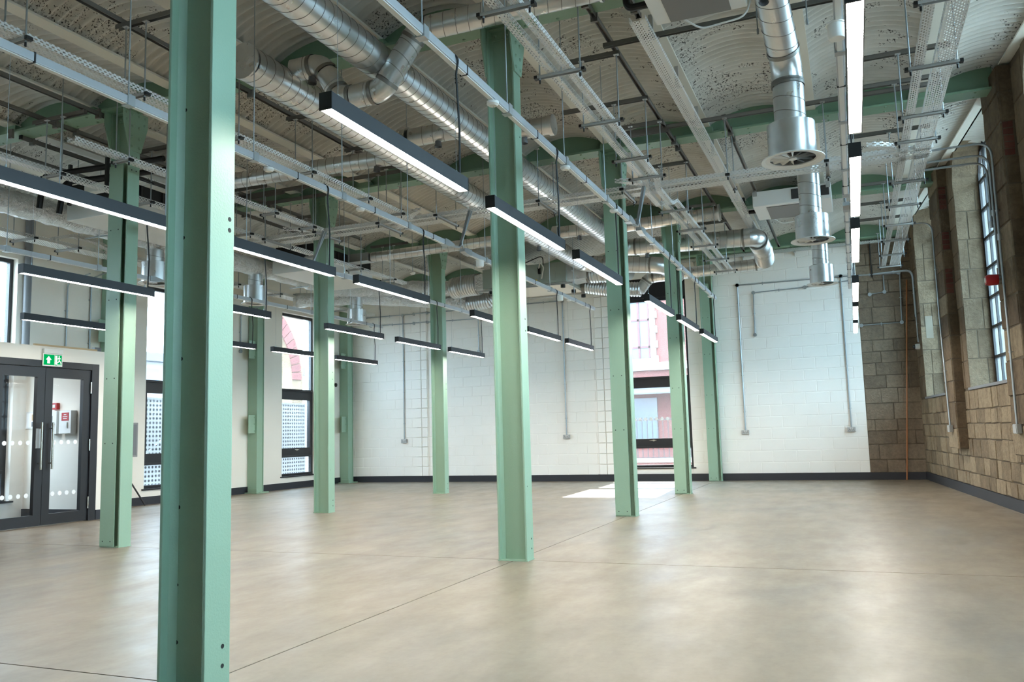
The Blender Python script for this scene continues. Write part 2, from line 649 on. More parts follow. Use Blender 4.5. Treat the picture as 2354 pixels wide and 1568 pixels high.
# stacked pier blocks beside the window and at the wall joint
for (p, q) in ((-5.11, -4.94), (-4.94, -4.77), (-9.53, -9.38), (-9.38, -9.23)):
    for r in range(21):
        z0 = 0.13 + r * BH
        cells.append((p, q, z0, min(z0 + BH, 4.66), 0.045))
cells.sort(key=lambda c: -(c[0] + c[1]))
_bm = {}
rest = MB()
for i, (p, q, z0, z1, t_) in enumerate(cells):
    w_, h_ = round(q - p, 3), round(z1 - z0, 3)
    g, c = 0.004, 0.0045
    def slab(mb, ox, oz, y0):
        B = [V(ox + g, y0 + 0.002, oz + g), V(ox + w_ - g, y0 + 0.002, oz + g), V(ox + w_ - g, y0 + 0.002, oz + h_ - g), V(ox + g, y0 + 0.002, oz + h_ - g)]
        Fv = [V(ox + g + c, y0 - t_, oz + g + c), V(ox + w_ - g - c, y0 - t_, oz + g + c), V(ox + w_ - g - c, y0 - t_, oz + h_ - g - c), V(ox + g + c, y0 - t_, oz + h_ - g - c)]
        mb.face(Fv)
        for k in range(4):
            mb.face([B[k], B[(k + 1) % 4], Fv[(k + 1) % 4], Fv[k]])
    if i < 300:
        key = (w_, h_, t_)
        if key not in _bm:
            m_ = MB(); slab(m_, 0, 0, 0)
            _bm[key] = m_.mesh('block', 'block_paint')
        link('block', _bm[key], wb, V(p, 0, z0))
    else:
        slab(rest, p, z0, YW)
ro = rest.build('block_courses', 'block_paint', wb)
ro['kind'] = 'stuff'

# stone return at the right end of the far wall
ws = struct('wall_back_stone', (BX1, YW, 0), 'old stone masonry between white blockwork and window wall')
MB().box(BX1, 1.9, YW, YW + 0.3, 0, 5.5).build('masonry_core', 'mortar', ws)
courses('stone', ws, 'old_stone', V(0, YW, 0), X, Z, -Y, BX1, 1.19, 0.13, 4.62, 0.265, 0.40, 0.012, 0.006, 0.22, 0.35)

# ================================================================== RIGHT WALL (sandstone, tall arched windows)
wr = struct('wall_right', (1.17, 17.38, 0), 'weathered sandstone side wall with tall recessed windows')
WINS = []
for k in range(5):
    yc = 15.63 - k * 3.646
    WINS.append((s_of(yc + 1.11), s_of(yc - 1.11)))
SEND = s_of(-4.2)
SILL, SPR, RISE, DG = 1.50, 4.30, 0.80, 0.33
core = MB()
def wallbox(mb, s0, s1, d0, d1, z0, z1):
    mb.hexa([RW(s0, d0, z0), RW(s1, d0, z0), RW(s1, d1, z0), RW(s0, d1, z0), RW(s0, d0, z1), RW(s1, d0, z1), RW(s1, d1, z1), RW(s0, d1, z1)])
wallbox(core, -0.02, SEND, 0, 0.55, 0, SILL)
ps = -0.02
for (a, b) in WINS + [(SEND, None)]:
    wallbox(core, ps, a, 0, 0.55, SILL, 5.5)
    ps = b
NA = 14
def arch(s, a, b):
    m, hw = (a + b) / 2, (b - a) / 2
    return SPR + RISE * math.sqrt(max(0, 1 - ((s - m) / hw) ** 2))
for (a, b) in WINS:
    for k in range(NA):
        t0, t1 = math.pi * k / NA, math.pi * (k + 1) / NA
        sa = (a + b) / 2 - (b - a) / 2 * math.cos(t0); sb = (a + b) / 2 - (b - a) / 2 * math.cos(t1)
        za, zb = SPR + RISE * math.sin(t0), SPR + RISE * math.sin(t1)
        core.hexa([RW(sa, 0, za), RW(sb, 0, zb), RW(sb, 0.55, zb), RW(sa, 0.55, za), RW(sa, 0, 5.5), RW(sb, 0, 5.5), RW(sb, 0.55, 5.5), RW(sa, 0.55, 5.5)])
core.build('masonry_core', 'mortar', wr)
O0 = RW(0, 0, 0)
NRM = -ED
# low wall, rubble courses
courses('stone', wr, 'sandstone', O0, ES, Z, NRM, 0.0, s_of(6.2), 0.14, SILL - 0.03, 0.215, 0.33, 0.016, 0.008, 0.25, 0.5)
# piers
prev = 0.0
for wi, (a, b) in enumerate(WINS[:3]):
    courses('stone', wr, 'jamb_stone', O0, ES, Z, NRM, prev, a, SILL, 4.72, 0.40, 0.42, 0.012, 0.006, 0.08, 0.3)
    prev = b
    # far jamb, facing the camera
    courses('jamb_stone', wr, 'jamb_stone', RW(a, 0, 0), ED, Z, ES, -0.012, DG, SILL, SPR + 0.1, 0.42, 0.20, 0.006, 0.003, 0.06, 0.45, 0.006, 0.004)
    # arch ring over the jamb
    for k in range(NA // 2 + 2):
        t0, t1 = math.pi * k / NA, math.pi * (k + 1) / NA
        m_, hw = (a + b) / 2, (b - a) / 2
        p0 = (m_ - hw * math.cos(t0), SPR + RISE * math.sin(t0)); p1 = (m_ - hw * math.cos(t1), SPR + RISE * math.sin(t1))
        mb = MB()
        e = 0.006
        mb.face([RW(p0[0], -0.01, p0[1]) + Z * -e, RW(p1[0], -0.01, p1[1]) + Z * -e, RW(p1[0], DG, p1[1]) + Z * -e, RW(p0[0], DG, p0[1]) + Z * -e])
        mb.face([RW(p0[0], -0.01, p0[1]) + Z * -e, RW(p1[0], -0.01, p1[1]) + Z * -e, RW(p1[0], -0.01, p1[1] + 0.3), RW(p0[0], -0.01, p0[1] + 0.3)])
        mb.build('arch_stone', 'jamb_stone', wr)
    sl_ = MB()
    q = [RW(a - 0.03, -0.03, SILL - 0.03), RW(b + 0.03, -0.03, SILL - 0.03), RW(b + 0.03, DG + 0.02, SILL - 0.03), RW(a - 0.03, DG + 0.02, SILL - 0.03)]
    sl_.hexa(q + [p + Z * 0.035 for p in q])
    sl_.build('window_sill', 'pvc_grey', wr)
# patches of bare plaster on jambs
for (s_, u_, z_, w_, h_) in ((WINS[0][0], 0.06, 2.55, 0.14, 0.42),):
    facing('plaster_patch', wr, 'lime_patch', RW(s_, 0, 0) + ES * 0.006, ED, Z, ES, u_, u_ + w_, z_, z_ + h_, 0.006, 0.004)
# pilasters carrying the beams
PIL = []
for k, yc in enumerate((13.80, 10.16, 6.51)):
    s0, s1 = s_of(yc + 0.34), s_of(yc - 0.34)
    PIL.append((s0, s1))
    pr = MB()
    wallbox(pr, s0, s1, -0.135, 0.01, 0.66, 4.78)
    pr.build('pilaster', 'mortar', wr)
    z = 0.66
    n = 0
    while z < 4.74:
        h_ = random.uniform(0.26, 0.40)
        z1 = min(z + h_, 4.78)
        if 4.78 - z1 < 0.15: z1 = 4.78
        brick = (k == 0 and n in (7, 9, 11)) or (k == 1 and n in (9, 12))
        if brick:
            zz = z
            while zz < z1 - 0.03:
                ze = min(zz + 0.075, z1)
                facing('brick', wr, 'red_brick', RW(s1, 0, 0), -ED, Z, ES, 0.03, 0.135, zz, ze, 0.006, 0.003, 0.003, 0.003)
                zz = ze
            facing('stone', wr, 'pilaster_stone', RW(s0, -0.135, 0), ES, Z, NRM, 0, s1 - s0, z, z1, 0.014, 0.012)
        else:
            facing('stone', wr, 'pilaster_stone', RW(s1, 0, 0), -ED, Z, ES, 0.0, 0.137, z, z1, 0.008, 0.005, 0.006, 0.004)
            facing('stone', wr, 'pilaster_stone' if n % 3 else 'sandstone', RW(s0, -0.135, 0), ES, Z, NRM, 0, s1 - s0, z, z1, 0.014, 0.010)
        z = z1
        n += 1
# edge joist following the wall head
eb = MB()
q = [RW(0, -0.10, 4.80), RW(SEND, -0.10, 4.80), RW(SEND, 0.02, 4.80), RW(0, 0.02, 4.80)]
eb.hexa(q + [p + Z * 0.02 for p in q])
q = [RW(0, 0.0, 4.80), RW(SEND, 0.0, 4.80), RW(SEND, 0.02, 4.80), RW(0, 0.02, 4.80)]
eb.hexa(q + [p + Z * 0.3 for p in q])
eb.build('edge_joist', 'joist_white', wr)

# arched steel windows in the stone wall
for wi, (a, b) in enumerate(WINS):
    wn = struct('window_%d' % (wi + 1), RW(a, DG, SILL), 'tall arched steel window with small panes in stone wall' if wi else 'arched steel window in far bay of stone wall')
    m_, hw = (a + b) / 2, (b - a) / 2
    fr_ = MB()
    def bar(s0, s1, z0, z1, w=0.022, d0=DG - 0.015, d1=DG + 0.03):
        q = [RW(s0, d0, z0), RW(s1, d0, z0), RW(s1, d1, z0), RW(s0, d1, z0), RW(s0, d0, z1), RW(s1, d0, z1), RW(s1, d1, z1), RW(s0, d1, z1)]
        fr_.hexa(q)
    bar(a, a + 0.07, SILL, SPR + 0.2)
    bar(b - 0.07, b, SILL, SPR + 0.2)
    bar(a, b, SILL, SILL + 0.045)
    nc = 6
    for k in range(1, nc):
        s_ = a + (b - a) * k / nc
        bar(s_ - 0.017, s_ + 0.017, SILL, arch(s_, a, b))
    zs = [SILL + 0.41 * k for k in range(1, 9)]
    for z_ in zs:
        if z_ < SPR:
            bar(a, b, z_ - 0.02, z_ + 0.02)
        elif z_ < SPR + RISE - 0.05:
            e = hw * math.sqrt(1 - ((z_ - SPR) / RISE) ** 2)
            bar(m_ - e, m_ + e, z_ - 0.02, z_ + 0.02)
    for k in range(NA):
        t0, t1 = math.pi * k / NA, math.pi * (k + 1) / NA
        for sgn in (1,):
            p0 = RW(m_ - hw * math.cos(t0), DG + 0.01, SPR + RISE * math.sin(t0)); p1 = RW(m_ - hw * math.cos(t1), DG + 0.01, SPR + RISE * math.sin(t1))
            fr_.beam(p0, p1, 0.045, 0.05)
    fr_.build('window_frame', 'frame_dark', wn)
    if wi < 2:
        edges = [SILL] + zs[:7]
        for k in range(nc):
            sa, sb = a + (b - a) * k / nc + 0.012, a + (b - a) * (k + 1) / nc - 0.012
            for r_ in range(len(edges) - 1):
                z0, z1 = edges[r_] + 0.013, edges[r_ + 1] - 0.013
                MB().face([RW(sa, DG + 0.012, z0), RW(sb, DG + 0.012, z0), RW(sb, DG + 0.012, z1), RW(sa, DG + 0.012, z1)]).build('pane', 'old_glass', wn)
            z0 = edges[-1] + 0.013
            za, zb = max(z0, arch(sa, a, b) - 0.02), max(z0, arch(sb, a, b) - 0.02)
            MB().face([RW(sa, DG + 0.012, z0), RW(sb, DG + 0.012, z0), RW(sb, DG + 0.012, zb), RW(sa, DG + 0.012, za)]).build('pane', 'old_glass', wn)
    else:
        poly = [RW(a, DG + 0.012, SILL), RW(b, DG + 0.012, SILL)] + [RW(m_ + hw * math.cos(math.pi * k / NA), DG + 0.012, SPR + RISE * math.sin(math.pi * k / NA)) for k in range(NA + 1)]
        MB().face(poly).build('pane', 'old_glass', wn)

# ================================================================== LEFT WALL with tall windows
wl = struct('wall_left', (XL, 0, 0), 'cream plastered side wall with tall dark framed windows')
LW = [(-0.30, 0.94), (3.43, 4.67), (7.34, 8.58), (11.07, 12.31), (14.83, 16.07)]
LZ0, LZ1 = 0.27, 3.85
core = MB()
py = -4.2
DOOR_OUT = (5.6, 7.0)
for (a, b) in LW + [(17.65, None)]:
    core.box(XL - 0.3, XL, py, a, 0, 5.5)
    if b:
        core.box(XL - 0.3, XL, a, b, 0, LZ0).box(XL - 0.3, XL, a, b, LZ1, 5.5)
    py = b
core.build('wall_core', 'plaster', wl)
# the lobby bites off the wall below 2.3 m: window 3 lower half is glazed onto the lobby

def tall_window(idx, place, w, label, ext_fascia=False):
    """aluminium window in local coords: u along the wall, outward n"""
    O, eu, en = place
    wn = struct('window_%d' % idx, O, label)
    Z0, Z1 = LZ0, LZ1
    d0, d1 = 0.10, 0.17
    def bx(mb, u0, u1, z0, z1, e0=d0, e1=d1):
        q = [O + eu * u + en * e for u, e in ((u0, e0), (u1, e0), (u1, e1), (u0, e1))]
        mb.hexa([p + Z * (z0 - O.z) for p in q] + [p + Z * (z1 - O.z) for p in q])
        return mb
    f = MB()
    bx(f, 0, 0.055, Z0, Z1); bx(f, w - 0.055, w, Z0, Z1); bx(f, 0.055, w - 0.055, Z0, Z0 + 0.05); bx(f, 0.055, w - 0.055, Z1 - 0.06, Z1)
    f.build('window_frame', 'frame_dark', wn)
    s1 = MB(); bx(s1, 0.055, w - 0.055, 2.0, 2.17); bx(s1, 0.055, w - 0.055, 2.13, 2.17, d0 - 0.04, d0)
    s1.build('transom', 'frame_dark', wn)
    s2 = MB(); bx(s2, 0.055, w - 0.055, 0.67, 0.80); bx(s2, 0.055, w - 0.055, 0.67, 0.71, d0 - 0.04, d0)
    s2.build('transom', 'frame_dark', wn)
    cs = MB()
    bx(cs, 0.055, 0.12, 0.80, 2.0, d0 - 0.01, d1); bx(cs, w - 0.12, w - 0.055, 0.80, 2.0, d0 - 0.01, d1); bx(cs, 0.12, w - 0.12, 0.80, 0.87, d0 - 0.01, d1); bx(cs, 0.12, w - 0.12, 1.94, 2.0, d0 - 0.01, d1)
    c_ = cs.build('casement', 'frame_dark', wn)
    hd = MB(); bx(hd, w / 2 - 0.09, w / 2 + 0.06, 0.825, 0.84, d0 - 0.045, d0 - 0.03); bx(hd, w / 2 - 0.02, w / 2 + 0.02, 0.815, 0.85, d0 - 0.035, d0 - 0.01)
    hd.build('handle', 'steel_handle', c_)
    for z0, z1, m_ in ((Z0 + 0.05, 0.67, 0.055), (0.87, 1.94, 0.12), (2.17, Z1 - 0.06, 0.055)):
        q = [O + eu * m_ + en * 0.135, O + eu * (w - m_) + en * 0.135]
        MB().face([q[0] + Z * (z0 - O.z), q[1] + Z * (z0 - O.z), q[1] + Z * (z1 - O.z), q[0] + Z * (z1 - O.z)]).build('pane', 'veiled_glass', wn)
    sb = MB(); bx(sb, -0.05, w + 0.05, Z0 - 0.025, Z0, -0.03, d0)
    sb.build('sill_board', 'frame_dark', wn)
    if ext_fascia:
        fb = MB(); bx(fb, 0, w, LZ1, 4.28, 0.06, 0.17)
        fb.build('head_panel', 'frame_dark', wn)
    else:
        return wn
    return wn
names = ['beyond the frame near camera', 'beside the near column', 'above the entrance lobby', 'behind the nearest green column', 'nearest the far corner']
for i, (a, b) in enumerate(LW):
    tall_window(6 + i, (V(XL, a, 0), Y, -X), b - a, 'tall dark framed window in cream wall ' + names[i])
tall_window(11, (V(WX0, YW, 0), X, Y), WX1 - WX0, 'tall dark framed window in white blockwork end wall', True)
# row of white dots on the far window (manifestation)
wd11 = bpy.data.objects['window_11']
dots = MB()
for k in range(12):
    x_ = WX0 + 0.18 + k * 0.117
    dots.cyl((x_, YW + 0.133, 1.28), (x_, YW + 0.130, 1.28), 0.036, 14)
dots.build('manifestation_dots', 'frost_dot', wd11)['kind'] = 'stuff'

# wall behind the camera
wf = struct('wall_front', (0, -4.2, 0), 'plain wall behind the camera')
MB().box(-12, 3.2, -4.5, -4.2, 0, 5.5).build('wall_core', 'plaster', wf)

# ================================================================== BASEBOARDS
def bb(name, boxes, label):
    o = struct(name, (0, 0, 0), label)
    for q in boxes:
        q.build('board', 'skirting', o)
bb('baseboard_back', [MB().box(XL, WX0 - 0.35, YW - 0.022, YW, 0, 0.135), MB().box(WX0 - 0.38, BX1, YW - 0.06, YW, 0, 0.14)], 'dark grey skirting along the white end wall')
bb('baseboard_back_stone', [MB().box(BX1, 1.17, YW - 0.03, YW, 0, 0.135)], 'dark grey skirting below old stone corner')
q = [RW(0, -0.03, 0), RW(s_of(-4.2), -0.03, 0), RW(s_of(-4.2), 0, 0), RW(0, 0, 0)]
bb('baseboard_right', [MB().hexa(q + [p + Z * 0.14 for p in q])], 'dark grey skirting along the sandstone wall')
bb('baseboard_left', [MB().box(XL, XL + 0.022, 8.95, YW, 0, 0.135)], 'dark grey skirting along the cream window wall')

# ================================================================== CEILING: white joists, corrugated vaults, slab
ceil = struct('ceiling', (0, 0, 4.7), 'white jack arch ceiling of corrugated vaults between joists')
MB().box(-12, 3.4, -4.5, 17.7, 5.35, 5.55).build('roof_slab', 'joist_white', ceil)
JX = [0.95 - 1.21 * k for k in range(12)]
VW, VRISE, VZ = 1.21, 0.20, 4.715
YB = [-4.35] + [YR[0] - 3.646] + YR
vm = {}
for b in range(len(YB) - 1):
    y0, y1 = YB[b] + 0.02, YB[b + 1] - 0.02
    L = round(y1 - y0, 3)
    if L not in vm:
        mb = MB()
        nx = 14
        pitch = 0.100
        ny = int(L / pitch * 8)
        for j in range(ny + 1):
            yy = L * j / ny
            cz = 0.031 * math.sin(2 * math.pi * yy / pitch)
            for i in range(nx + 1):
                a = i / nx
                u = 2 * a - 1
                zz = VRISE * (1 - u * u) * (1 + 0.12 * u * u)
                mb.v.append((a * VW, yy, zz + cz * (0.75 + 0.25 * (1 - abs(u) ** 3))))
        for j in range(ny):
            for i in range(nx):
                k = j * (nx + 1) + i
                mb.f.append((k, k + nx + 1, k + nx + 2, k + 1)); mb.m.append(0)
        vm[L] = mb.mesh('vault_panel', 'vault_paint', True, angle=3.0)
        jb = MB()
        jb.box(-0.075, 0.075, 0, L, -0.022, 0.0).box(-0.008, 0.008, 0, L, 0, 0.62)
        vm[(L, 'j')] = jb.mesh('joist', 'joist_white')
    for k, x in enumerate(JX):
        if x > -11.5 + 0.3:
            link('joist', vm[(L, 'j')], ceil, V(x, y0, VZ - 4.7 + 0.0))
        link('vault_panel', vm[L], ceil, V(x, y0, VZ - 4.7))

# ================================================================== GREEN STEEL BEAMS
names_b = {0: 'nearest green beam overhead at the first column row', 1: 'riveted green beam crossing over the central near column', 2: 'green beam crossing over the middle column row',
           3: 'green beam crossing over the far column row', 4: 'green beam along the head of the end wall'}
def bm_y(i):
    return YR[i] - 0.05 if i < 4 else YW - 0.13
for i in range(5):
    yc = bm_y(i)
    xe = xr(yc) - 0.11
    t = thing('steel_beam', names_b[i], 'beam', (XL, yc, ZB), 'green beams under the ceiling')
    MB().box(XL, xe, yc - 0.12, yc + 0.12, ZB, ZB + 0.026).build('bottom_flange', 'green_beam', t, bev=0.003)
    MB().box(XL, xe, yc - 0.008, yc + 0.008, ZB + 0.026, 5.34).build('web', 'green_beam', t)
    rv = MB()
    x = XL + 0.3
    while x < xe - 0.1:
        for s_ in (-0.075, 0.075):
            rv.dome((x, yc + s_, ZB), (0, 0, -1), 0.016, 0.012, 7)
        x += 0.30
    o = rv.build('rivet_heads', 'green_beam', t, True)
    o['kind'] = 'stuff'
    # joist seats
    for x in JX:
        if -11.2 < x < xe - 0.1:
            sb = MB()
            for s_ in (-1, 1):
                sb.box(x - 0.10, x + 0.10, yc + s_ * 0.03 - 0.02, yc + s_ * 0.10, ZB + 0.026, ZB + 0.09) if s_ > 0 else sb.box(x - 0.10, x + 0.10, yc - 0.10, yc - 0.01, ZB + 0.026, ZB + 0.09)
            sb.build('joist_seat', 'green_beam', t)

# ================================================================== GREEN STEEL COLUMNS
def column(x, y, label, plate=False, ztop=ZB, wall=False, holes=()):
    t = thing('steel_column', label, 'column', (x, y, 0), 'green steel columns')
    hw, fw_, ft = 0.127, 0.076, 0.016
    for s_ in (-1, 1):
        MB().box(x + s_ * hw - (ft if s_ > 0 else 0), x + s_ * hw + (0 if s_ > 0 else ft), y - fw_, y + fw_, 0, ztop).build('flange', 'green_paint', t, bev=0.004)
    wb_ = MB()
    wb_.box(x - hw + ft, x + hw - ft, y - 0.006, y + 0.006, 0, ztop)
    for s_ in (-1, 1):          # root fillets
        xa = x + s_ * (hw - ft)
        for q in (-1, 1):
            wb_.prism([(0, 0), (0.022, 0), (0, 0.03)], (xa, y + q * 0.006, 0), (-s_, 0, 0), (0, q, 0), (0, 0, 1), ztop)
    wb_.build('web', 'green_paint', t)
    bp = MB().box(x - hw - 0.004, x + hw + 0.004, y - fw_ - 0.004, y + fw_ + 0.004, 0, 0.008)
    bp.build('base_plate', 'green_paint', t)
    rv = MB()
    for s_ in (-1, 1):
        gp = MB()
        xo = x + s_ * hw
        gp.prism([(-0.078, 0), (0.078, 0), (0.165, 0.30), (0.165, 0.44), (-0.165, 0.44), (-0.165, 0.30)], (xo, y, ztop - 0.44), (0, 1, 0), (0, 0, 1), (s_, 0, 0), 0.014)
        gp.build('gusset_plate', 'green_paint', t, bev=0.002)
        for (yy, zz) in ((-0.13, 0.40), (-0.045, 0.40), (0.045, 0.40), (0.13, 0.40), (-0.12, 0.32), (-0.045, 0.27), (0.045, 0.27), (0.12, 0.32), (-0.05, 0.15), (0.05, 0.15), (-0.05, 0.05), (0.05, 0.05)):
            rv.dome((xo + s_ * 0.014, y + yy, ztop - 0.44 + zz), (s_, 0, 0), 0.017, 0.014, 8)
    cl = MB()
    for q in (-1, 1):
        ya, yb_ = (y + 0.006, y + 0.07) if q > 0 else (y - 0.07, y - 0.006)
        cl.box(x - hw + ft, x + hw - ft, ya, yb_, ztop - 0.018, ztop - 0.004)
        ya, yb_ = (y + 0.006, y + 0.018) if q > 0 else (y - 0.018, y - 0.006)
        cl.box(x - hw + ft, x + hw - ft, ya, yb_, ztop - 0.10, ztop - 0.018)
        for xx in (-0.06, 0.06):
            rv.dome((x + xx, y + q * 0.018, ztop - 0.06), (0, q, 0), 0.016, 0.014, 8)
    cl.build('angle_cleat', 'green_paint', t)
    if plate:
        MB().box(x - hw, x + hw - 0.062, y - fw_ - 0.012, y - fw_, 0.01, 4.0).build('cover_plate', 'green_paint', t, bev=0.002)
        z = 0.15
        while z < 3.9:
            rv.dome((x + hw - 0.04, y - 0.006, z), (0, -1, 0), 0.013, 0.014, 8)
            z += 0.36
    o = rv.build('rivet_heads', 'green_paint', t, True)
    o['kind'] = 'stuff'
    hl = MB()
    for (face, u, z, r) in holes:
        if face == 'x':
            hl.cyl((x + hw + 0.0005, y + u, z), (x + hw - 0.004, y + u, z), r, 10)
        else:
            yy = y - fw_ - (0.012 if plate else 0)
            if not plate and abs(u) < hw - ft:
                yy = y - 0.006
            hl.cyl((x + u, yy - 0.0005, z), (x + u, yy + 0.004, z), r, 10)
    if holes:
        hl.build('bolt_hole_discs', 'hole_shade', t)['kind'] = 'stuff'  # flat dark discs stand in for the shade inside bolt holes
    return t
H_pl = [('y', u, z, 0.007) for z in (0.06, 1.05, 1.72, 2.55, 3.3) for u in (-0.085, 0.02)]
H_x = [('x', u, z, 0.008) for z in (0.09, 0.17, 1.9, 2.0) for u in (0.03,)] + [('x', -0.03, 0.6, 0.005)]
column(XA, YR[0], 'nearest green steel column filling the left foreground', holes=[('x', 0.03, 0.17, 0.010), ('x', 0.03, 0.09, 0.010), ('x', 0.045, 2.02, 0.011), ('x', 0.045, 1.97, 0.011), ('y', -0.09, 0.18, 0.009), ('y', -0.09, 0.75, 0.009), ('y', -0.09, 1.4, 0.009), ('y', -0.09, 1.95, 0.009), ('y', -0.09, 2.55, 0.009), ('y', -0.09, 0.42, 0.006)])
column(XA, YR[1], 'open green steel column standing at centre of the room', holes=H_x + [('x', 0.03, 2.8, 0.007), ('x', 0.03, 2.9, 0.007), ('x', 0.03, 3.6, 0.007)])
column(XA, YR[2], 'green column with cover plate right of the central column', True, holes=H_pl)
column(XA, YR[3], 'green column with cover plate in front of end wall window', True, holes=H_pl)
column(XA, YR[4] - 0.06, 'farthest green plated column against the white end wall', True, holes=H_pl)
column(XB, YR[1], 'green column with cover plate beside the glazed entrance doors', True, holes=H_pl + [('x', -0.03, 4.1, 0.007), ('x', 0.03, 4.1, 0.007), ('x', -0.03, 3.95, 0.007), ('x', 0.03, 3.95, 0.007), ('x', 0.0, 3.4, 0.007)])
column(XB, YR[2], 'open green column left of the central column', holes=H_x)
column(XB, YR[3], 'slim open green column before the white end wall', holes=H_x)

# wall columns with batten plates on the left wall
for i, lab in ((2, 'green wall column hidden behind the entrance side column'), (3, 'green wall column between the two left hand windows'), (4, 'green wall column in the far left corner')):
    x, y = XC, YR[i] + (0.03 if i < 4 else -0.16)
    t = thing('wall_column', lab, 'column', (x, y, 0), 'green columns on the window wall')
    for s_ in (-1, 1):
        MB().box(x - 0.17, x + 0.06, y + s_ * 0.10 - 0.008, y + s_ * 0.10 + 0.008, 0, ZB).build('flange', 'green_paint', t, bev=0.002)
    MB().box(x + 0.03, x + 0.045, y - 0.092, y + 0.092, 0, ZB).build('web', 'green_paint', t)
    for z0, z1 in ((1.2, 1.57), (2.71, 3.08)):
        MB().box(x + 0.0, x + 0.012, y - 0.30, y - 0.1, z0, z1).build('batten_plate', 'green_paint', t, bev=0.002)
    MB().box(x - 0.16, x + 0.14, y - 0.20, y + 0.18, 0, 0.02).box(x - 0.1, x + 0.12, y - 0.18, y - 0.11, 0.02, 0.09).build('base_plate', 'green_paint', t, bev=0.002)
    rv = MB()
    for z0, z1 in ((1.2, 1.57), (2.71, 3.08)):
        for zz in (z0 + 0.05, (z0 + z1) / 2, z1 - 0.05):
            rv.dome((x + 0.012, y - 0.13, zz), (1, 0, 0), 0.014, 0.012, 7)
            rv.dome((x + 0.0, y - 0.108, zz), (0, -1, 0), 0.014, 0.012, 7)
    o = rv.build('rivet_heads', 'green_paint', t, True)
    o['kind'] = 'stuff'

# ================================================================== STRUT RAILS UNDER THE BEAMS
def chan(mb, p0, p1, w=0.041, h=0.041, t=0.004, z=0.0):
    """strut channel, open side down; p0/p1 on the top face"""
    mb.beam(p0, p1, w, t, (0, -t / 2))
    mb.beam(p0, p1, t, h, (w / 2 - t / 2, -h / 2))
    mb.beam(p0, p1, t, h, (-w / 2 + t / 2, -h / 2))
    return mb
def rail(x, y0, y1, label):
    t = thing('strut_rail', label, 'rail', (x, y0, ZB), 'steel strut rails clamped under the beams')
    chan(MB(), (x, y0, ZB), (x, y1, ZB)).build('channel', 'strut_shaded', t)
    for y in (y0, y1):
        MB().box(x - 0.024, x + 0.024, y - 0.006, y + 0.006, ZB - 0.045, ZB + 0.001).build('end_cap', 'black_plastic', t)
    for i in range(5):
        yc = bm_y(i)
        if y0 < yc < y1:
            for s_ in (-1, 1):
                MB().box(x - 0.03, x + 0.03, yc + s_ * 0.13 - 0.015, yc + s_ * 0.13 + 0.015, ZB - 0.075, ZB + 0.03).build('beam_clamp', 'strut_shaded', t)
    return t
rail(-1.84, 1.0, 17.0, 'dark strut rail right of the central column above the twin trays')
rail(-1.16, 9.46, 16.9, 'strut rail above the far grey ceiling unit')
rail(-1.49, 1.5, 6.75, 'strut rail above the near grey ceiling unit')
rail(-5.50, 1.5, 9.2, 'strut rail left of the twin silver ducts')
rail(-7.31, 2.0, 6.7, 'strut rail ending at the entrance side column head')
rail(-7.95, 2.5, 12.5, 'strut rail running past the entrance side column')
rail(-8.65, 6.45, 13.0, 'strut rail beyond the beam at the entrance side')
rail(-9.25, 2.5, 8.9, 'strut rail above the black pipes near the lobby')
rail(-10.85, 3.0, 12.0, 'strut rail nearest the cream window wall')

# ================================================================== CABLE TRAYS
def tray_face(mb, p0, p1, w, h, flip=False):
    p0, p1 = V(*p0), V(*p1)
    L = (p1 - p0).length
    a, b = perp(p1 - p0)
    q = lambda p, i, z: p + a * i + Z * z
    e = w / 2
    mb.face([q(p0, -e, 0), q(p0, e, 0), q(p1, e, 0), q(p1, -e, 0)], 0, [(0, 0), (0, w), (L, w), (L, 0)])
    for s_ in (-1, 1):
        mb.face([q(p0, s_ * e, 0), q(p1, s_ * e, 0), q(p1, s_ * e, h), q(p0, s_ * e, h)], 0, [(0, 0.0), (L, 0.0), (L, h), (0, h)])
        mb.face([q(p0, s_ * e, h), q(p1, s_ * e, h), q(p1, s_ * (e - 0.012), h), q(p0, s_ * (e - 0.012), h)], 0, [(0, 0), (L, 0), (L, 0.001), (0, 0.001)])
    return mb
def hanger(t, c, axis, half, zb, zt, rods=(-1, 1), bar=True):
    """trapeze hanger: bar below the tray, threaded rods up to the rails"""
    c = V(*c)
    ax = X if axis == 'x' else Y
    p0, p1 = c - ax * half + Z * (zb - c.z), c + ax * half + Z * (zb - c.z)
    if bar:
        b_ = chan(MB(), p0, p1, 0.041, 0.022, 0.004).build('hanger_bar', 'strut_light', t)
        for p in (p0, p1):
            MB().box(p.x - 0.013 - (0.012 if axis == 'y' else 0), p.x + 0.013 + (0.012 if axis == 'y' else 0), p.y - 0.013 - (0.012 if axis == 'x' else 0), p.y + 0.013 + (0.012 if axis == 'x' else 0), zb - 0.024, zb + 0.002).build('end_cap', 'black_plastic', b_)
    for r_ in rods:
        p = c + ax * (half - 0.03) * r_
        rd = MB().cyl((p.x, p.y, zb - 0.03), (p.x, p.y, zt), 0.0065, 6).cyl((p.x, p.y, zb - 0.034), (p.x, p.y, zb - 0.022), 0.011, 6).build('threaded_rod', 'conduit', t)
        MB().cyl((p.x, p.y, zb - 0.065), (p.x, p.y, zb - 0.03), 0.008, 6).build('rod_cap', 'black_plastic', rd)
        MB().box(p.x - 0.025, p.x + 0.025, p.y - 0.02, p.y + 0.02, zt - 0.003, zt + 0.003).build('washer_plate', 'strut_light', rd)
BY = [4.97, 6.08, 7.26, 8.41, 9.12]
BY2 = [10.70, 11.87, 13.01, 14.20, 15.32]
ZT = 3.90
t = thing('cable_tray', 'twin slim perforated trays running past the right of the central column', 'cable tray', (-2.0, 2, ZT), 'perforated cable trays')
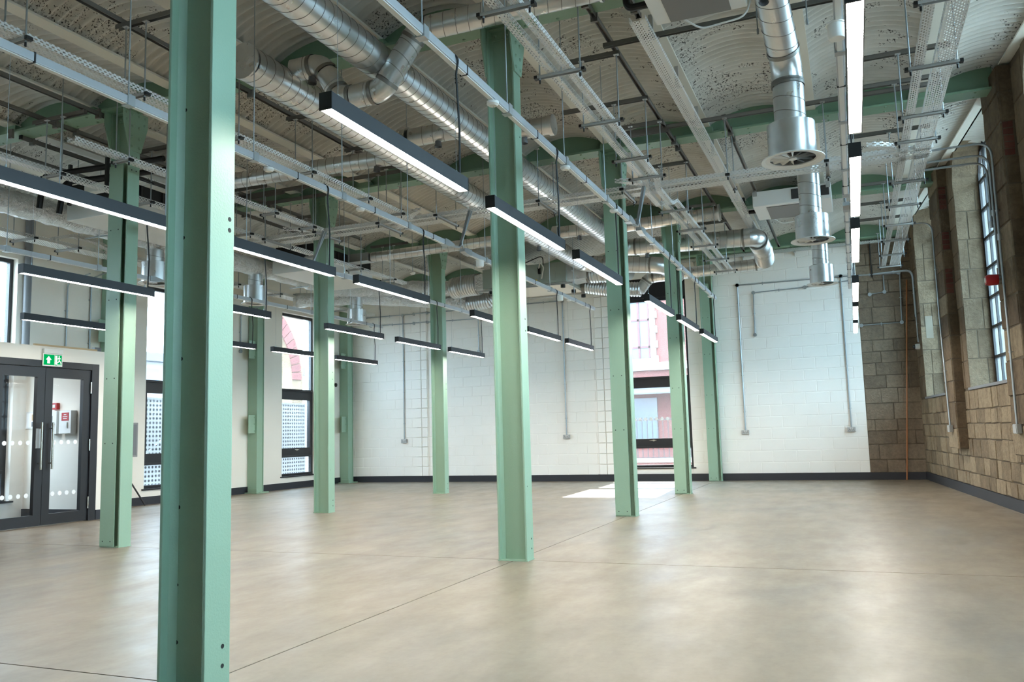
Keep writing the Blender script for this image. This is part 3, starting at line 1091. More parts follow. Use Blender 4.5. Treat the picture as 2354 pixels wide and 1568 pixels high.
for xc, w_ in ((-2.067, 0.068), (-1.925, 0.068)):
    mb = MB()
    pts = [(xc, 1.0, ZT), (xc, 9.30, ZT), (xc - 0.02, 9.45, ZT - 0.09), (xc - 0.02, 10.12, ZT - 0.09), (xc, 10.35, ZT), (xc, 15.5, ZT)]
    for a_, b_ in zip(pts[:-1], pts[1:]):
        tray_face(mb, a_, b_, w_, 0.045)
    mb.build('tray', 'tray_perforated', t)
for y in [3.9] + BY + BY2:
    hanger(t, (-2.0, y, ZT), 'x', 0.20, ZT - 0.004, 4.515 if y < 17 else 4.6)
def cross_rail(t, y, x0, x1, z=4.555):
    chan(MB(), (x0, y, z), (x1, y, z)).build('cross_rail', 'strut_shaded', t)
for y in (7.27, 8.43, 9.17, 9.46, 10.75, 11.87, 13.01, 14.2, 15.32):
    cross_rail(t, y, -2.75 if y in (8.43,) else -2.3, -1.80)

t = thing('cable_tray', 'pair of perforated trays running alongside the stone window wall', 'cable tray', (0.75, 2, ZT), 'perforated cable trays')
for xc, w_ in ((0.67, 0.07), (0.85, 0.15)):
    tray_face(MB(), (xc, 1.0, ZT), (xc, 16.6, ZT), w_, 0.05).build('tray', 'tray_perforated', t)
for y in [4.97, 6.1, 7.25, 8.41, 9.17, 10.72, 11.88, 13.01, 14.12, 15.3, 16.43]:
    hanger(t, (0.775, y, ZT), 'x', 0.20, ZT - 0.004, 4.515)
for y in (7.08, 8.43, 9.17, 9.37, 10.73, 13.02, 14.18, 15.3):
    cross_rail(t, y, 0.15 if y != 7.08 else -1.9, 1.05)

t = thing('cable_tray', 'wide perforated tray left of the silver ducts over the light trunking', 'cable tray', (-5.31, 1, ZT), 'perforated cable trays')
tray_face(MB(), (-5.31, 1.0, ZT), (-5.31, 9.5, ZT), 0.15, 0.05).build('tray', 'tray_perforated', t)
for y in (2.9, 3.9, 4.965, 6.1, 7.26, 8.39, 9.17):
    hanger(t, (-5.33, y, ZT), 'x', 0.14, ZT - 0.004, 4.515)
for y in (4.97, 6.1, 7.26, 8.39, 9.17):
    cross_rail(t, y, -5.55, -4.90)

t = thing('cable_tray', 'long perforated tray crossing the room beyond the central column', 'cable tray', (-8.2, 9.7, ZT), 'perforated cable trays')
for yc, w_ in ((9.55, 0.07), (9.79, 0.17)):
    tray_face(MB(), (-8.2, yc, ZT), (0.95, yc, ZT), w_, 0.05).build('tray', 'tray_perforated', t)
for x in (-7.6, -6.74, -5.73, -4.86, -3.44, -2.38, -1.15, -0.1):
    hanger(t, (x, 9.74, ZT), 'y', 0.32, ZT - 0.004, 4.555)
for xa, xb in ((-8.2, -5.0), (-2.35, 0.4)):
    cross_rail(t, 9.46, xa, xb, 4.59)
for xa, xb in ((-8.1, -6.7),):
    cross_rail(t, 9.80, xa, xb, 4.555)
# curved tee plates where runs meet
for (x, y, sx) in ((-5.25, 9.42, 1), (-2.1, 9.42, -1), (0.6, 9.42, -1), (-6.8, 9.42, -1)):
    mb = MB()
    n = 6
    pts = []
    for k in range(n + 1):
        a = math.pi / 2 * k / n
        pts.append(V(x + sx * 0.3 * (1 - math.sin(a)), y - 0.22 + 0.3 * (1 - math.cos(a)), ZT + 0.003))
    for a_, b_ in zip(pts[:-1], pts[1:]):
        mb.face([a_, b_, b_ + Z * 0.05, a_ + Z * 0.05], 0, [(0, 0), (0.05, 0), (0.05, 0.05), (0, 0.05)])
    pl = [V(x, y + 0.08, ZT + 0.003)] + pts
    mb.face(pl, 0, [(p.x, p.y) for p in pl])
    mb.build('tee_plate', 'tray_perforated', t)

t = thing('cable_tray', 'short perforated tray reaching the crossing tray beside the left open column', 'cable tray', (-6.69, 5, ZT), 'perforated cable trays')
tray_face(MB(), (-6.69, 5.5, ZT), (-6.69, 9.5, ZT), 0.10, 0.05).build('tray', 'tray_perforated', t)
for y in (6.1, 7.3, 8.4, 9.2):
    hanger(t, (-6.69, y, ZT), 'x', 0.12, ZT - 0.004, 4.59)

t = thing('cable_tray', 'perforated tray running in front of the black grilled units', 'cable tray', (-7.69, 3, ZT), 'perforated cable trays')
tray_face(MB(), (-7.69, 2.5, ZT), (-7.69, 13.6, ZT), 0.10, 0.05).build('tray', 'tray_perforated', t)
for y in (3.9, 5.0, 6.12, 7.33, 8.4, 9.1, 10.7, 11.9, 13.0):
    hanger(t, (-7.69, y, ZT), 'x', 0.15, ZT - 0.004, 4.515)
for y in (6.15, 7.33, 9.07, 9.45, 10.7, 11.9, 13.0):
    cross_rail(t, y, -8.05, -7.28)

t = thing('cable_tray', 'perforated tray nearest the cream wall with a raised crossover', 'cable tray', (-10.45, 3, ZT), 'perforated cable trays')
mb = tray_face(MB(), (-10.45, 3.0, ZT), (-10.45, 16.8, ZT), 0.28, 0.05)
mb.build('tray', 'tray_perforated', t)
mb = MB()
pts = [(-10.28, 8.2, ZT + .02), (-10.28, 8.5, ZT + 0.13), (-10.28, 8.9, ZT + 0.13), (-10.28, 9.3, ZT + 0.02), (-10.28, 10.6, ZT + .02)]
for a_, b_ in zip(pts[:-1], pts[1:]):
    tray_face(mb, a_, b_, 0.10, 0.05)
mb.build('crossover', 'tray_perforated', t)
for y in (4.2, 5.5, 6.8, 7.9, 8.6, 9.6, 10.8, 12.0, 13.2, 14.4, 15.6):
    hanger(t, (-10.45, y, ZT), 'x', 0.24, ZT - 0.004, 4.59)

t = thing('cable_tray', 'broad perforated tray clipped along a ceiling joist on the right', 'cable tray', (-1.45, 6.5, 4.42), 'perforated cable trays')
tray_face(MB(), (-1.455, 6.53, 4.42), (-1.40, 16.2, 4.42), 0.14, 0.04).build('tray', 'tray_perforated', t)
y = 7.0
while y < 16:
    MB().box(-1.52, -1.37, y - 0.02, y + 0.02, 4.465, 4.47).box(-1.46, -1.42, y - 0.01, y + 0.01, 4.47, 4.70).build('support_bracket', 'strut_light', t)
    y += 1.15

t = thing('cable_tray', 'narrow perforated tray along the top of the white end wall', 'cable tray', (-4, YW - 0.3, 4.56), 'perforated cable trays')
tray_face(MB(), (-4.6, YW - 0.06, 4.52), (1.0, YW - 0.06, 4.52), 0.09, 0.05).build('tray', 'tray_perforated', t)
for x in (-3.9, -2.9, -1.9, -0.9, 0.1):
    MB().box(x - 0.02, x + 0.02, YW - 0.11, YW, 4.505, 4.518).prism([(0, 0), (0.1, 0), (0.1, -0.09)], (x - 0.003, YW - 0.1, 4.505), (0, 1, 0), (0, 0, 1), (1, 0, 0), 0.006).build('support_bracket', 'strut_light', t)

# ================================================================== SPIRAL DUCTS
def straight(t, p0, p1, R, pitch=0.115, n=28, mat='galv_duct', name='duct_section'):
    p0, p1 = V(*p0), V(*p1)
    L = (p1 - p0).length
    d = (p1 - p0) / L
    ts, rs, mi = [0.0], [R], []
    x = pitch * 0.7
    while x < L - pitch * 0.5:
        for dx, rr, m in ((-0.003, R, 0), (-0.001, R + 0.003, 1), (0.001, R + 0.003, 1), (0.003, R, 1)):
            ts.append(x + dx); rs.append(rr); mi.append(m)
        x += pitch
    ts.append(L); rs.append(R); mi.append(0)
    mb = MB()
    mb.tube([p0 + d * q for q in ts], rs, n, True, 0, shear=0.03, mis=mi)
    return mb.build(name, [mat, 'duct_seam'], t, True)
def elbow(t, a, b, c, R, rb, mat='galv_duct', seg=5):
    """segmented (lobster back) bend at corner b; returns its end points"""
    a, b, c = V(*a), V(*b), V(*c)
    d0 = (a - b).normalized(); d1 = (c - b).normalized()
    ang = d0.angle(d1)
    tl = min(rb / math.tan(ang / 2), (a - b).length * 0.48, (c - b).length * 0.48)
    p0, p1 = b + d0 * tl, b + d1 * tl
    pts = []
    for k in range(seg + 1):
        u = k / seg
        pts.append(p0 * (1 - u) ** 2 + b * 2 * u * (1 - u) + p1 * u ** 2)
    mb = MB()
    mb.tube(pts, R, 28, False)
    e = mb.build('elbow', mat, t, True, angle=0.9)
    for p, d in ((p0, d0), (p1, d1)):
        MB().tube([p - d * 0.012, p + d * 0.022], R + 0.006, 28, False).build('collar', 'duct_seam', t, True)
    return p0, p1
def duct(t, pts, R, rb=None, pitch=0.115, mat='galv_duct'):
    rb = rb or R * 1.6
    cur = V(*pts[0])
    for i in range(1, len(pts) - 1):
        e0, e1 = elbow(t, pts[i - 1] if i == 1 else cur, pts[i], pts[i + 1], R, rb, mat)
        if (e0 - cur).length > 0.05:
            straight(t, cur, e0, R, pitch, mat=mat)
        cur = e1
    straight(t, cur, pts[-1], R, pitch, mat=mat)
def endcap(t, p, d, R, w=0.02):
    p, d = V(*p), V(*d)
    MB().tube([p, p + d * w], [R + 0.008, R + 0.008], 28, True).build('end_cap', 'galv_duct', t, True)
def damper(t, p, R, d=(0, 0, -1)):
    p, d = V(*p), V(*d)
    o = MB().tube([p + d * (R - 0.01), p + d * (R + 0.055)], 0.034, 14, False).tube([p + d * (R + 0.035), p + d * (R + 0.058)], 0.040, 14, False).build('damper_knob', 'pvc_grey', t, True)
    return o

t = thing('spiral_duct', 'large silver spiral duct running diagonally overhead past the central column', 'duct', (-3.64, 1, 4.29), 'silver spiral ducts')
duct(t, [(-3.64, 1.0, 4.29), (-3.64, 14.30, 4.29), (-1.45, 14.30, 4.23)], 0.15)
damper(t, (-3.2, 14.3, 4.28), 0.15)
damper(t, (-2.2, 14.3, 4.25), 0.15)
p0, p1 = elbow(t, (-1.75, 14.3, 4.23), (-1.34, 14.30, 4.23), (-1.34, 14.9, 4.22), 0.155, 0.26)
t = thing('spiral_duct', 'second silver spiral duct with flat end cap behind the nearest pendant', 'duct', (-4.57, 5.35, 4.22), 'silver spiral ducts')
duct(t, [(-4.57, 5.40, 4.22), (-4.57, 14.85, 4.20), (-3.05, 14.85, 4.02), (-3.0, 15.9, 4.0)], 0.15, 0.22)
endcap(t, (-4.57, 5.40, 4.22), (0, -1, 0), 0.15)
damper(t, (-4.57, 12.5, 4.20), 0.15)
t = thing('spiral_duct', 'silver cross duct dipping under the large spiral duct', 'duct', (-3, 5.98, 4.4), 'silver spiral ducts')
duct(t, [(-1.62, 5.98, 4.47), (-3.22, 5.98, 4.47), (-3.58, 5.98, 4.0), (-3.98, 5.98, 4.0), (-4.20, 5.98, 4.36), (-4.52, 5.98, 4.36)], 0.10, 0.16)
endcap(t, (-1.62, 5.98, 4.47), (1, 0, 0), 0.105)
damper(t, (-4.30, 5.98, 4.36), 0.10)
t = thing('spiral_duct', 'silver cross duct reaching left from second spiral duct behind nearest column', 'duct', (-6, 8.3, 4.38), 'silver spiral ducts')
duct(t, [(-4.62, 8.3, 4.32), (-8.1, 8.3, 4.38)], 0.10)
damper(t, (-5.05, 8.3, 4.33), 0.10)
t = thing('spiral_duct', 'short silver stub duct left of the large spiral duct', 'duct', (-4.2, 7.85, 4.35), 'silver spiral ducts')
duct(t, [(-3.70, 7.85, 4.32), (-4.36, 7.85, 4.32)], 0.10, pitch=0.13)
endcap(t, (-4.36, 7.85, 4.32), (-1, 0, 0), 0.115, 0.10)
damper(t, (-4.0, 7.85, 4.32), 0.10)
t = thing('spiral_duct', 'short silver stub duct just right of the central column', 'duct', (-3.2, 8.25, 4.33), 'silver spiral ducts')
duct(t, [(-3.55, 8.25, 4.35), (-2.85, 8.25, 4.35)], 0.10, pitch=0.13)
endcap(t, (-2.85, 8.25, 4.35), (1, 0, 0), 0.108, 0.05)
damper(t, (-3.15, 8.25, 4.35), 0.10)
t = thing('spiral_duct', 'thin silver cross duct passing above the slim open column', 'duct', (-6, 12.2, 4.15), 'silver spiral ducts')
duct(t, [(-4.6, 12.2, 4.18), (-7.55, 12.2, 4.14)], 0.085)
MB().box(-7.95, -7.55, 12.08, 12.32, 4.07, 4.21).build('reducer', 'galv_duct', t)
damper(t, (-4.95, 12.2, 4.17), 0.085)
t = thing('spiral_duct', 'silver cross duct with disc end behind the twin trays', 'duct', (-2.7, 13.3, 4.46), 'silver spiral ducts')
duct(t, [(-3.60, 13.3, 4.42), (-1.80, 13.3, 4.46)], 0.10)
endcap(t, (-1.80, 13.3, 4.46), (1, 0, 0), 0.13, 0.025)
t = thing('spiral_duct', 'short silver stub between the near pendants and large duct', 'duct', (-4.1, 12.9, 4.35), 'silver spiral ducts')
duct(t, [(-3.70, 12.9, 4.35), (-4.35, 12.9, 4.35)], 0.10, pitch=0.13)
endcap(t, (-4.35, 12.9, 4.35), (-1, 0, 0), 0.11, 0.10)
damper(t, (-4.0, 12.9, 4.35), 0.10)
t = thing('spiral_duct', 'lowest silver duct running along the white end wall', 'duct', (-2.5, 15.95, 4.05), 'silver spiral ducts')
duct(t, [(-1.50, 15.95, 4.07), (-3.55, 15.95, 4.02), (-3.75, 15.95, 3.78)], 0.11, 0.16)
elbow(t, (-1.7, 15.95, 4.07), (-1.34, 15.95, 4.08), (-1.34, 15.5, 4.1), 0.115, 0.2)

def flex(mb, pts, R, pitch=0.035, amp=0.008):
    pts = [V(*p) for p in pts]
    fine = []
    for a_, b_ in zip(pts[:-1], pts[1:]):
        n = max(2, int((b_ - a_).length / (pitch / 4)))
        for k in range(n):
            fine.append(a_.lerp(b_, k / n))
    fine.append(pts[-1])
    acc, rs = 0, []
    for i, p in enumerate(fine):
        if i: acc += (p - fine[i - 1]).length
        rs.append(R + amp * math.sin(2 * math.pi * acc / pitch))
    return mb.tube(fine, rs, 24, True)
t = thing('flexible_duct', 'ribbed flexible duct looping between two ducts above the white wall', 'duct', (-1.34, 14.8, 4.2))
flex(MB(), arc_route([(-1.34, 14.55, 4.22), (-1.32, 15.2, 4.18), (-1.34, 15.72, 4.10)], 0.3), 0.165, 0.05).build('hose', 'flex_metal', t, True)
MB().tube([(-1.34, 14.5, 4.22), (-1.34, 14.58, 4.22)], 0.172, 24).build('clamp_band', 'duct_seam', t, True)

# ------------------------------------------------------------------ foil ducts on the left
def foil(t, pts, R, name='foil_sleeve', n=18):
    pts = arc_route(pts, 0.5, 6)
    fine = []
    for a_, b_ in zip(pts[:-1], pts[1:]):
        k = max(1, int((b_ - a_).length / 0.06))
        for j in range(k):
            fine.append(a_.lerp(b_, j / k))
    fine.append(pts[-1])
    rs = [R * (1 + random.uniform(-0.05, 0.05) + 0.04 * math.sin(i * 0.9)) for i in range(len(fine))]
    mb = MB()
    mb.tube(fine, rs, n, True)
    for i in range(len(mb.v)):
        x, y, z = mb.v[i]
        mb.v[i] = (x + random.uniform(-.006, .006), y + random.uniform(-.004, .004), z + random.uniform(-.006, .006))
    return mb.build(name, 'foil', t, True, angle=2.0)
t = thing('foil_duct', 'crinkled foil wrapped duct running above the left diffusers', 'duct', (-9.2, 4, 3.96), 'foil wrapped ducts')
foil(t, [(-9.2, 3.0, 3.96), (-9.2, 13.6, 3.96), (-9.0, 14.8, 4.1), (-8.3, 15.3, 4.16), (-7.5, 15.4, 4.08)], 0.15)
for y in (4, 6.4, 8, 10.2, 12.4):
    MB().cyl((-9.38, y, 3.9), (-9.38, y, 4.6), 0.004, 6).cyl((-9.02, y, 3.9), (-9.02, y, 4.6), 0.004, 6).beam((-9.4, y, 3.80), (-9.0, y, 3.80), 0.03, 0.012).build('duct_hanger', 'conduit', t)
t = thing('foil_duct', 'foil wrapped duct slanting to the grey air handler at far left', 'duct', (-10.4, 13.9, 3.87), 'foil wrapped ducts')
foil(t, [(-10.4, 13.9, 3.87), (-9.4, 14.7, 3.96), (-8.3, 15.6, 3.92), (-7.45, 15.9, 3.82)], 0.145)
MB().tube([(-10.40, 13.9, 3.87), (-10.44, 13.87, 3.87)], 0.14, 20).build('cut_end', 'flex_metal', t, True)
MB().cyl((-10.2, 14.0, 3.8), (-10.2, 14.0, 4.6), 0.004, 6).cyl((-9.2, 14.9, 3.8), (-9.2, 14.9, 4.6), 0.004, 6).build('duct_hanger', 'conduit', t)

# ------------------------------------------------------------------ air handling unit
t = thing('air_handler', 'grey air handling box hung before the white end wall', 'air handler', (-5.8, 14.9, 3.9))
ab = MB().box(-6.66, -4.92, 14.9, 16.32, 3.91, 4.30).build('casing', 'ahu_grey', t, bev=0.006)
MB().box(-6.60, -4.98, 14.95, 16.28, 3.900, 3.909).build('base_panel', 'plaster', t)
MB().box(-5.70, -5.46, 14.885, 14.9, 3.96, 4.26).build('access_door', 'ahu_grey', t, bev=0.003)
MB().box(-5.36, -5.12, 14.885, 14.9, 3.96, 4.26).build('access_door', 'ahu_grey', t, bev=0.003)
MB().box(-5.62, -5.50, 14.86, 14.885, 3.955, 3.99).cyl((-5.55, 14.86, 3.97), (-5.55, 14.83, 3.97), 0.018, 10).build('isolator_switch', 'yellow_plastic', t)
MB().box(-5.47, -5.43, 14.85, 14.9, 4.1, 4.22).build('terminal_cover', 'black_plastic', t)
MB().tube(arc_route([(-5.45, 14.86, 4.2), (-5.40, 14.8, 4.32), (-5.33, 14.8, 4.2), (-5.40, 14.86, 4.0)], 0.08), 0.012, 8).build('power_cable', 'rope_white', t, True)
MB().tube(arc_route([(-5.36, 14.86, 4.25), (-5.3, 14.7, 4.42), (-5.8, 14.7, 4.26), (-6.1, 14.75, 4.28)], 0.1), 0.010, 8).build('power_cable', 'black_plastic', t, True)
for x, y in ((-6.5, 14.95), (-5.0, 14.95), (-5.0, 15.6), (-5.0, 16.25), (-6.5, 16.25)):
    MB().tube([(x, y, 3.80), (x, y, 3.86)], 0.045, 14).build('rubber_mount', 'black_plastic', t, True)
    MB().cyl((x, y, 3.86), (x, y, 4.6), 0.005, 6).build('threaded_rod', 'conduit', t)
for y in (14.95, 16.25):
    MB().beam((-6.75, y, 3.88), (-4.8, y, 3.88), 0.041, 0.03).build('support_channel', 'strut_light', t)
tr_ = MB()
a4 = [(-4.92, 14.98, 3.95), (-4.92, 15.6, 3.95), (-4.92, 15.6, 4.26), (-4.92, 14.98, 4.26)]
b4 = [(-4.58, 15.10, 3.97), (-4.58, 15.48, 3.97), (-4.58, 15.48, 4.22), (-4.58, 15.10, 4.22)]
tr_.hexa([V(*a4[0]), V(*a4[1]), V(*b4[1]), V(*b4[0]), V(*a4[3]), V(*a4[2]), V(*b4[2]), V(*b4[3])])
tr_.build('transition', 'galv_duct', t)
tr_ = MB()
a4 = [(-6.66, 14.98, 3.95), (-6.66, 15.6, 3.95), (-6.66, 15.6, 4.26), (-6.66, 14.98, 4.26)]
b4 = [(-6.92, 15.08, 3.95), (-6.92, 15.5, 3.95), (-6.92, 15.5, 4.24), (-6.92, 15.08, 4.24)]
tr_.hexa([V(*a4[0]), V(*a4[1]), V(*b4[1]), V(*b4[0]), V(*a4[3]), V(*a4[2]), V(*b4[2]), V(*b4[3])])
tr_.build('transition', 'foil', t)
for lab, pts, R in (('ribbed hose leaving left end of the grey air handler', [(-6.9, 15.3, 4.10), (-7.2, 15.32, 4.10), (-7.55, 15.38, 4.08)], 0.215),
                    ('lower ribbed hose under left end of the grey air handler', [(-6.7, 15.95, 3.98), (-7.0, 15.95, 3.86), (-7.5, 15.9, 3.82)], 0.16),
                    ('ribbed hose leaving right end of the grey air handler', [(-4.6, 15.3, 4.10), (-4.2, 15.3, 4.08), (-3.75, 15.1, 4.05)], 0.19),
                    ('lower ribbed hose under right end of the grey air handler', [(-4.9, 15.95, 3.98), (-4.3, 15.95, 3.86), (-3.72, 15.95, 3.80)], 0.14)):
    t = thing('flexible_duct', lab, 'duct', pts[0], 'ribbed hoses at the air handler')
    flex(MB(), arc_route(pts, 0.3), R, 0.055, 0.010).build('hose', 'flex_metal', t, True)
    MB().tube([pts[0], V(*pts[0]).lerp(V(*pts[1]), 0.12)], R + 0.012, 24, False).build('clamp_band', 'duct_seam', t, True)

# ------------------------------------------------------------------ swirl diffusers
def diffuser(x, y, z, pts, lab, R=0.125, rp=0.19, rd=0.25):
    t = thing('swirl_diffuser', lab, 'diffuser', (x, y, z), 'round swirl diffusers')
    rp2 = rd * 0.72
    MB().tube([(x, y, z), (x, y, z + 0.008), (x, y, z + 0.012)], [rd, rd, rp2], 40, False).tube([(x, y, z), (x, y, z + 0.02)], [rd - 0.002, rp2 + 0.004], 40, False).build('face_ring', 'casing_white', t, True)
    for k in range(12):
        a = 2 * math.pi * k / 12
        c, s_ = math.cos(a), math.sin(a)
        c2, s2 = math.cos(a + 0.17), math.sin(a + 0.17)
        r0_, r1_ = 0.03, rp2
        MB().face([V(x + c * r0_, y + s_ * r0_, z + 0.014), V(x + c * r1_, y + s_ * r1_, z + 0.014), V(x + c2 * r1_, y + s2 * r1_, z + 0.045), V(x + c2 * r0_, y + s2 * r0_, z + 0.030)]).build('vane', 'casing_white', t)
    MB().tube([(x, y, z + 0.008), (x, y, z + 0.03)], 0.034, 14).build('hub', 'casing_white', t, True)
    MB().tube([(x, y, z + 0.05), (x, y, z + 0.055)], rp2, 24).build('plenum_base', 'black_plastic', t)
    MB().tube([(x, y, z + 0.01), (x, y, z + 0.30), (x, y, z + 0.305), (x, y, z + 0.31)], [rp, rp, rp - 0.01, R], 36, False).build('plenum', 'galv_duct', t, True)
    cur = V(x, y, z + 0.305)
    if len(pts) == 1:
        straight(t, cur, pts[0], R, 0.14)
    else:
        duct(t, [cur] + pts, R, 0.30, 0.12)
    return t
d = diffuser(-0.33, 7.03, 3.20, [(-0.33, 7.03, 4.0), (-0.42, 6.2, 4.62)], 'nearest round swirl diffuser hanging at upper right')
endR = d
MB().tube([(-0.33, 7.03, 3.85), (-0.33, 7.03, 3.875)], 0.131, 28, False).build('clamp_band', 'duct_seam', d, True)
damper(d, (-0.43, 6.42, 4.42), 0.125, (0, -0.45, -0.9))
for x in (-0.52, -0.14):
    MB().cyl((x, 6.75, 4.25), (x, 6.75, 4.6), 0.005, 6).cyl((x, 6.75, 4.20), (x, 6.75, 4.25), 0.009, 6).build('threaded_rod', 'conduit', d)
diffuser(-0.32, 10.28, 3.20, [(-0.33, 10.28, 4.72)], 'middle round swirl diffuser hanging beside the right pendant row')
diffuser(-0.345, 14.15, 3.30, [(-0.345, 14.15, 4.72)], 'farthest round swirl diffuser hanging before the white wall', rd=0.24, rp=0.185)
diffuser(-9.2, 9.02, 3.33, [(-9.2, 9.02, 3.85)], 'round swirl diffuser between entrance side column and nearest column', rd=0.225, rp=0.19, R=0.118)
diffuser(-9.2, 11.2, 3.33, [(-9.2, 11.2, 3.85)], 'round swirl diffuser in front of the left window wall column', rd=0.225, rp=0.19, R=0.118)
diffuser(-9.2, 14.3, 3.33, [(-9.2, 14.3, 3.92)], 'round swirl diffuser nearest the far left corner', rd=0.225, rp=0.19, R=0.118)

# ------------------------------------------------------------------ ceiling suspended air conditioning units
def ac_unit(x0, x1, y0, y1, z0, z1, lab):
    t = thing('air_conditioner', lab, 'air conditioner', ((x0 + x1) / 2, y0, z0), 'ceiling suspended air conditioners')
    MB().box(x0, x1, y0, y1, z0, z1).build('casing', 'casing_white', t, bev=0.012)
    wx = x1 - x0
    MB().box(x0 + 0.17 * wx, x1 - 0.17 * wx, y0 + 0.10, y1 - 0.02, z0 - 0.006, z0 + 0.002).build('intake_grille', 'grille_grey', t)
    MB().box(x0 + 0.20 * wx, x1 - 0.20 * wx, y0 + 0.10, y0 + 0.30, z0 - 0.010, z0 - 0.004).build('filter_panel', 'grille_grey', t)
    MB().box(x0 + 0.5 * wx, x1 - 0.03, y0 - 0.006, y0 + 0.01, z0 + 0.05, z1 - 0.03).build('outlet', 'grille_dark', t)
    for x in (x0 + 0.04, x1 - 0.04):
        MB().box(x - 0.03, x + 0.03, y0 - 0.012, y0, z1 - 0.07, z1 + 0.02).cyl((x, y0 + 0.03, z1), (x, y0 + 0.03, 4.6), 0.006, 6).build('hanger_bracket', 'strut_light', t)
    MB().tube(arc_route([(x0 + 0.2, y1 - 0.02, z0 + 0.02), (x0 + 0.35, y1 + 0.05, z0 - 0.08), (x0 + 0.7, y1 + 0.05, z0 - 0.05), (x0 + 0.75, y1 + 0.03, z0 + 0.1)], 0.15), 0.008, 6).build('control_cable', 'rope_white', t, True)
    MB().tube(arc_route([(x0, y1 - 0.15, z0 + 0.12), (x0 - 0.2, y1 - 0.15, z0 + 0.12), (x0 - 0.22, y1 - 0.16, 4.75)], 0.06), 0.03, 10).build('insulated_pipe', 'black_plastic', t, True)
    return t
ac_unit(-1.28, -0.56, 5.25, 6.45, 4.30, 4.56, 'near white ceiling unit cut by the top of the picture')
ac_unit(-1.21, -0.10, 12.72, 13.62, 4.33, 4.56, 'far white ceiling unit beside the middle swirl diffuser')

# fan coil units with black grilles above the left trays
for k, (y0, y1, lab) in enumerate(((7.25, 9.1, 'ceiling fan coil with black grille beside the entrance side column'), (11.2, 13.0, 'ceiling fan coil with black grille behind the left open column'))):
    t = thing('fan_coil', lab, 'fan coil', (-8.4, y0, 3.8), 'fan coils with black grilles')
    MB().box(-8.85, -8.02, y0, y1, 3.80, 4.02).build('casing', 'casing_white', t, bev=0.006)
    MB().box(-8.80, -8.06, y0 + 0.02, y1 - 0.02, 4.02, 4.25).build('coil_box', 'black_plastic', t)
    n = 5
    for j in range(n + 1):
        yy = y0 + 0.04 + (y1 - y0 - 0.08) * j / n
        MB().box(-8.055, -8.04, yy - 0.012, yy + 0.012, 4.04, 4.24).build('grille_bar', 'grille_dark', t)
    for x in (-8.8, -8.1):
        for y in (y0 + 0.1, y1 - 0.1):
            MB().cyl((x, y, 4.2), (x, y, 4.6), 0.006, 6).build('threaded_rod', 'conduit', t)
# insulated pipes
t = thing('insulated_pipes', 'black insulated pipes dropping beside the entrance side column', 'pipe', (-8.3, 7, 4.1))
MB().tube(arc_route([(-7.3, 7.25, 4.36), (-8.9, 6.95, 4.30), (-8.95, 6.95, 3.9)], 0.12), 0.035, 10).build('pipe', 'black_plastic', t, True)
MB().tube(arc_route([(-7.3, 7.45, 4.30), (-8.75, 7.12, 4.24), (-8.8, 7.1, 3.85)], 0.12), 0.035, 10).build('pipe', 'black_plastic', t, True)
MB().tube(arc_route([(-7.5, 7.3, 4.1), (-7.9, 7.2, 4.3), (-8.2, 7.1, 4.05), (-8.5, 7.1, 4.0)], 0.1), 0.008, 6).build('cable', 'black_plastic', t, True)
MB().box(-8.3, -7.95, 7.02, 7.12, 4.02, 4.12).build('pump_box', 'casing_white', t, bev=0.01)
MB().box(-8.55, -8.52, 7.0, 7.04, 3.9, 4.4).box(-7.95, -7.92, 7.0, 7.04, 3.9, 4.4).build('bracket', 'black_plastic', t)

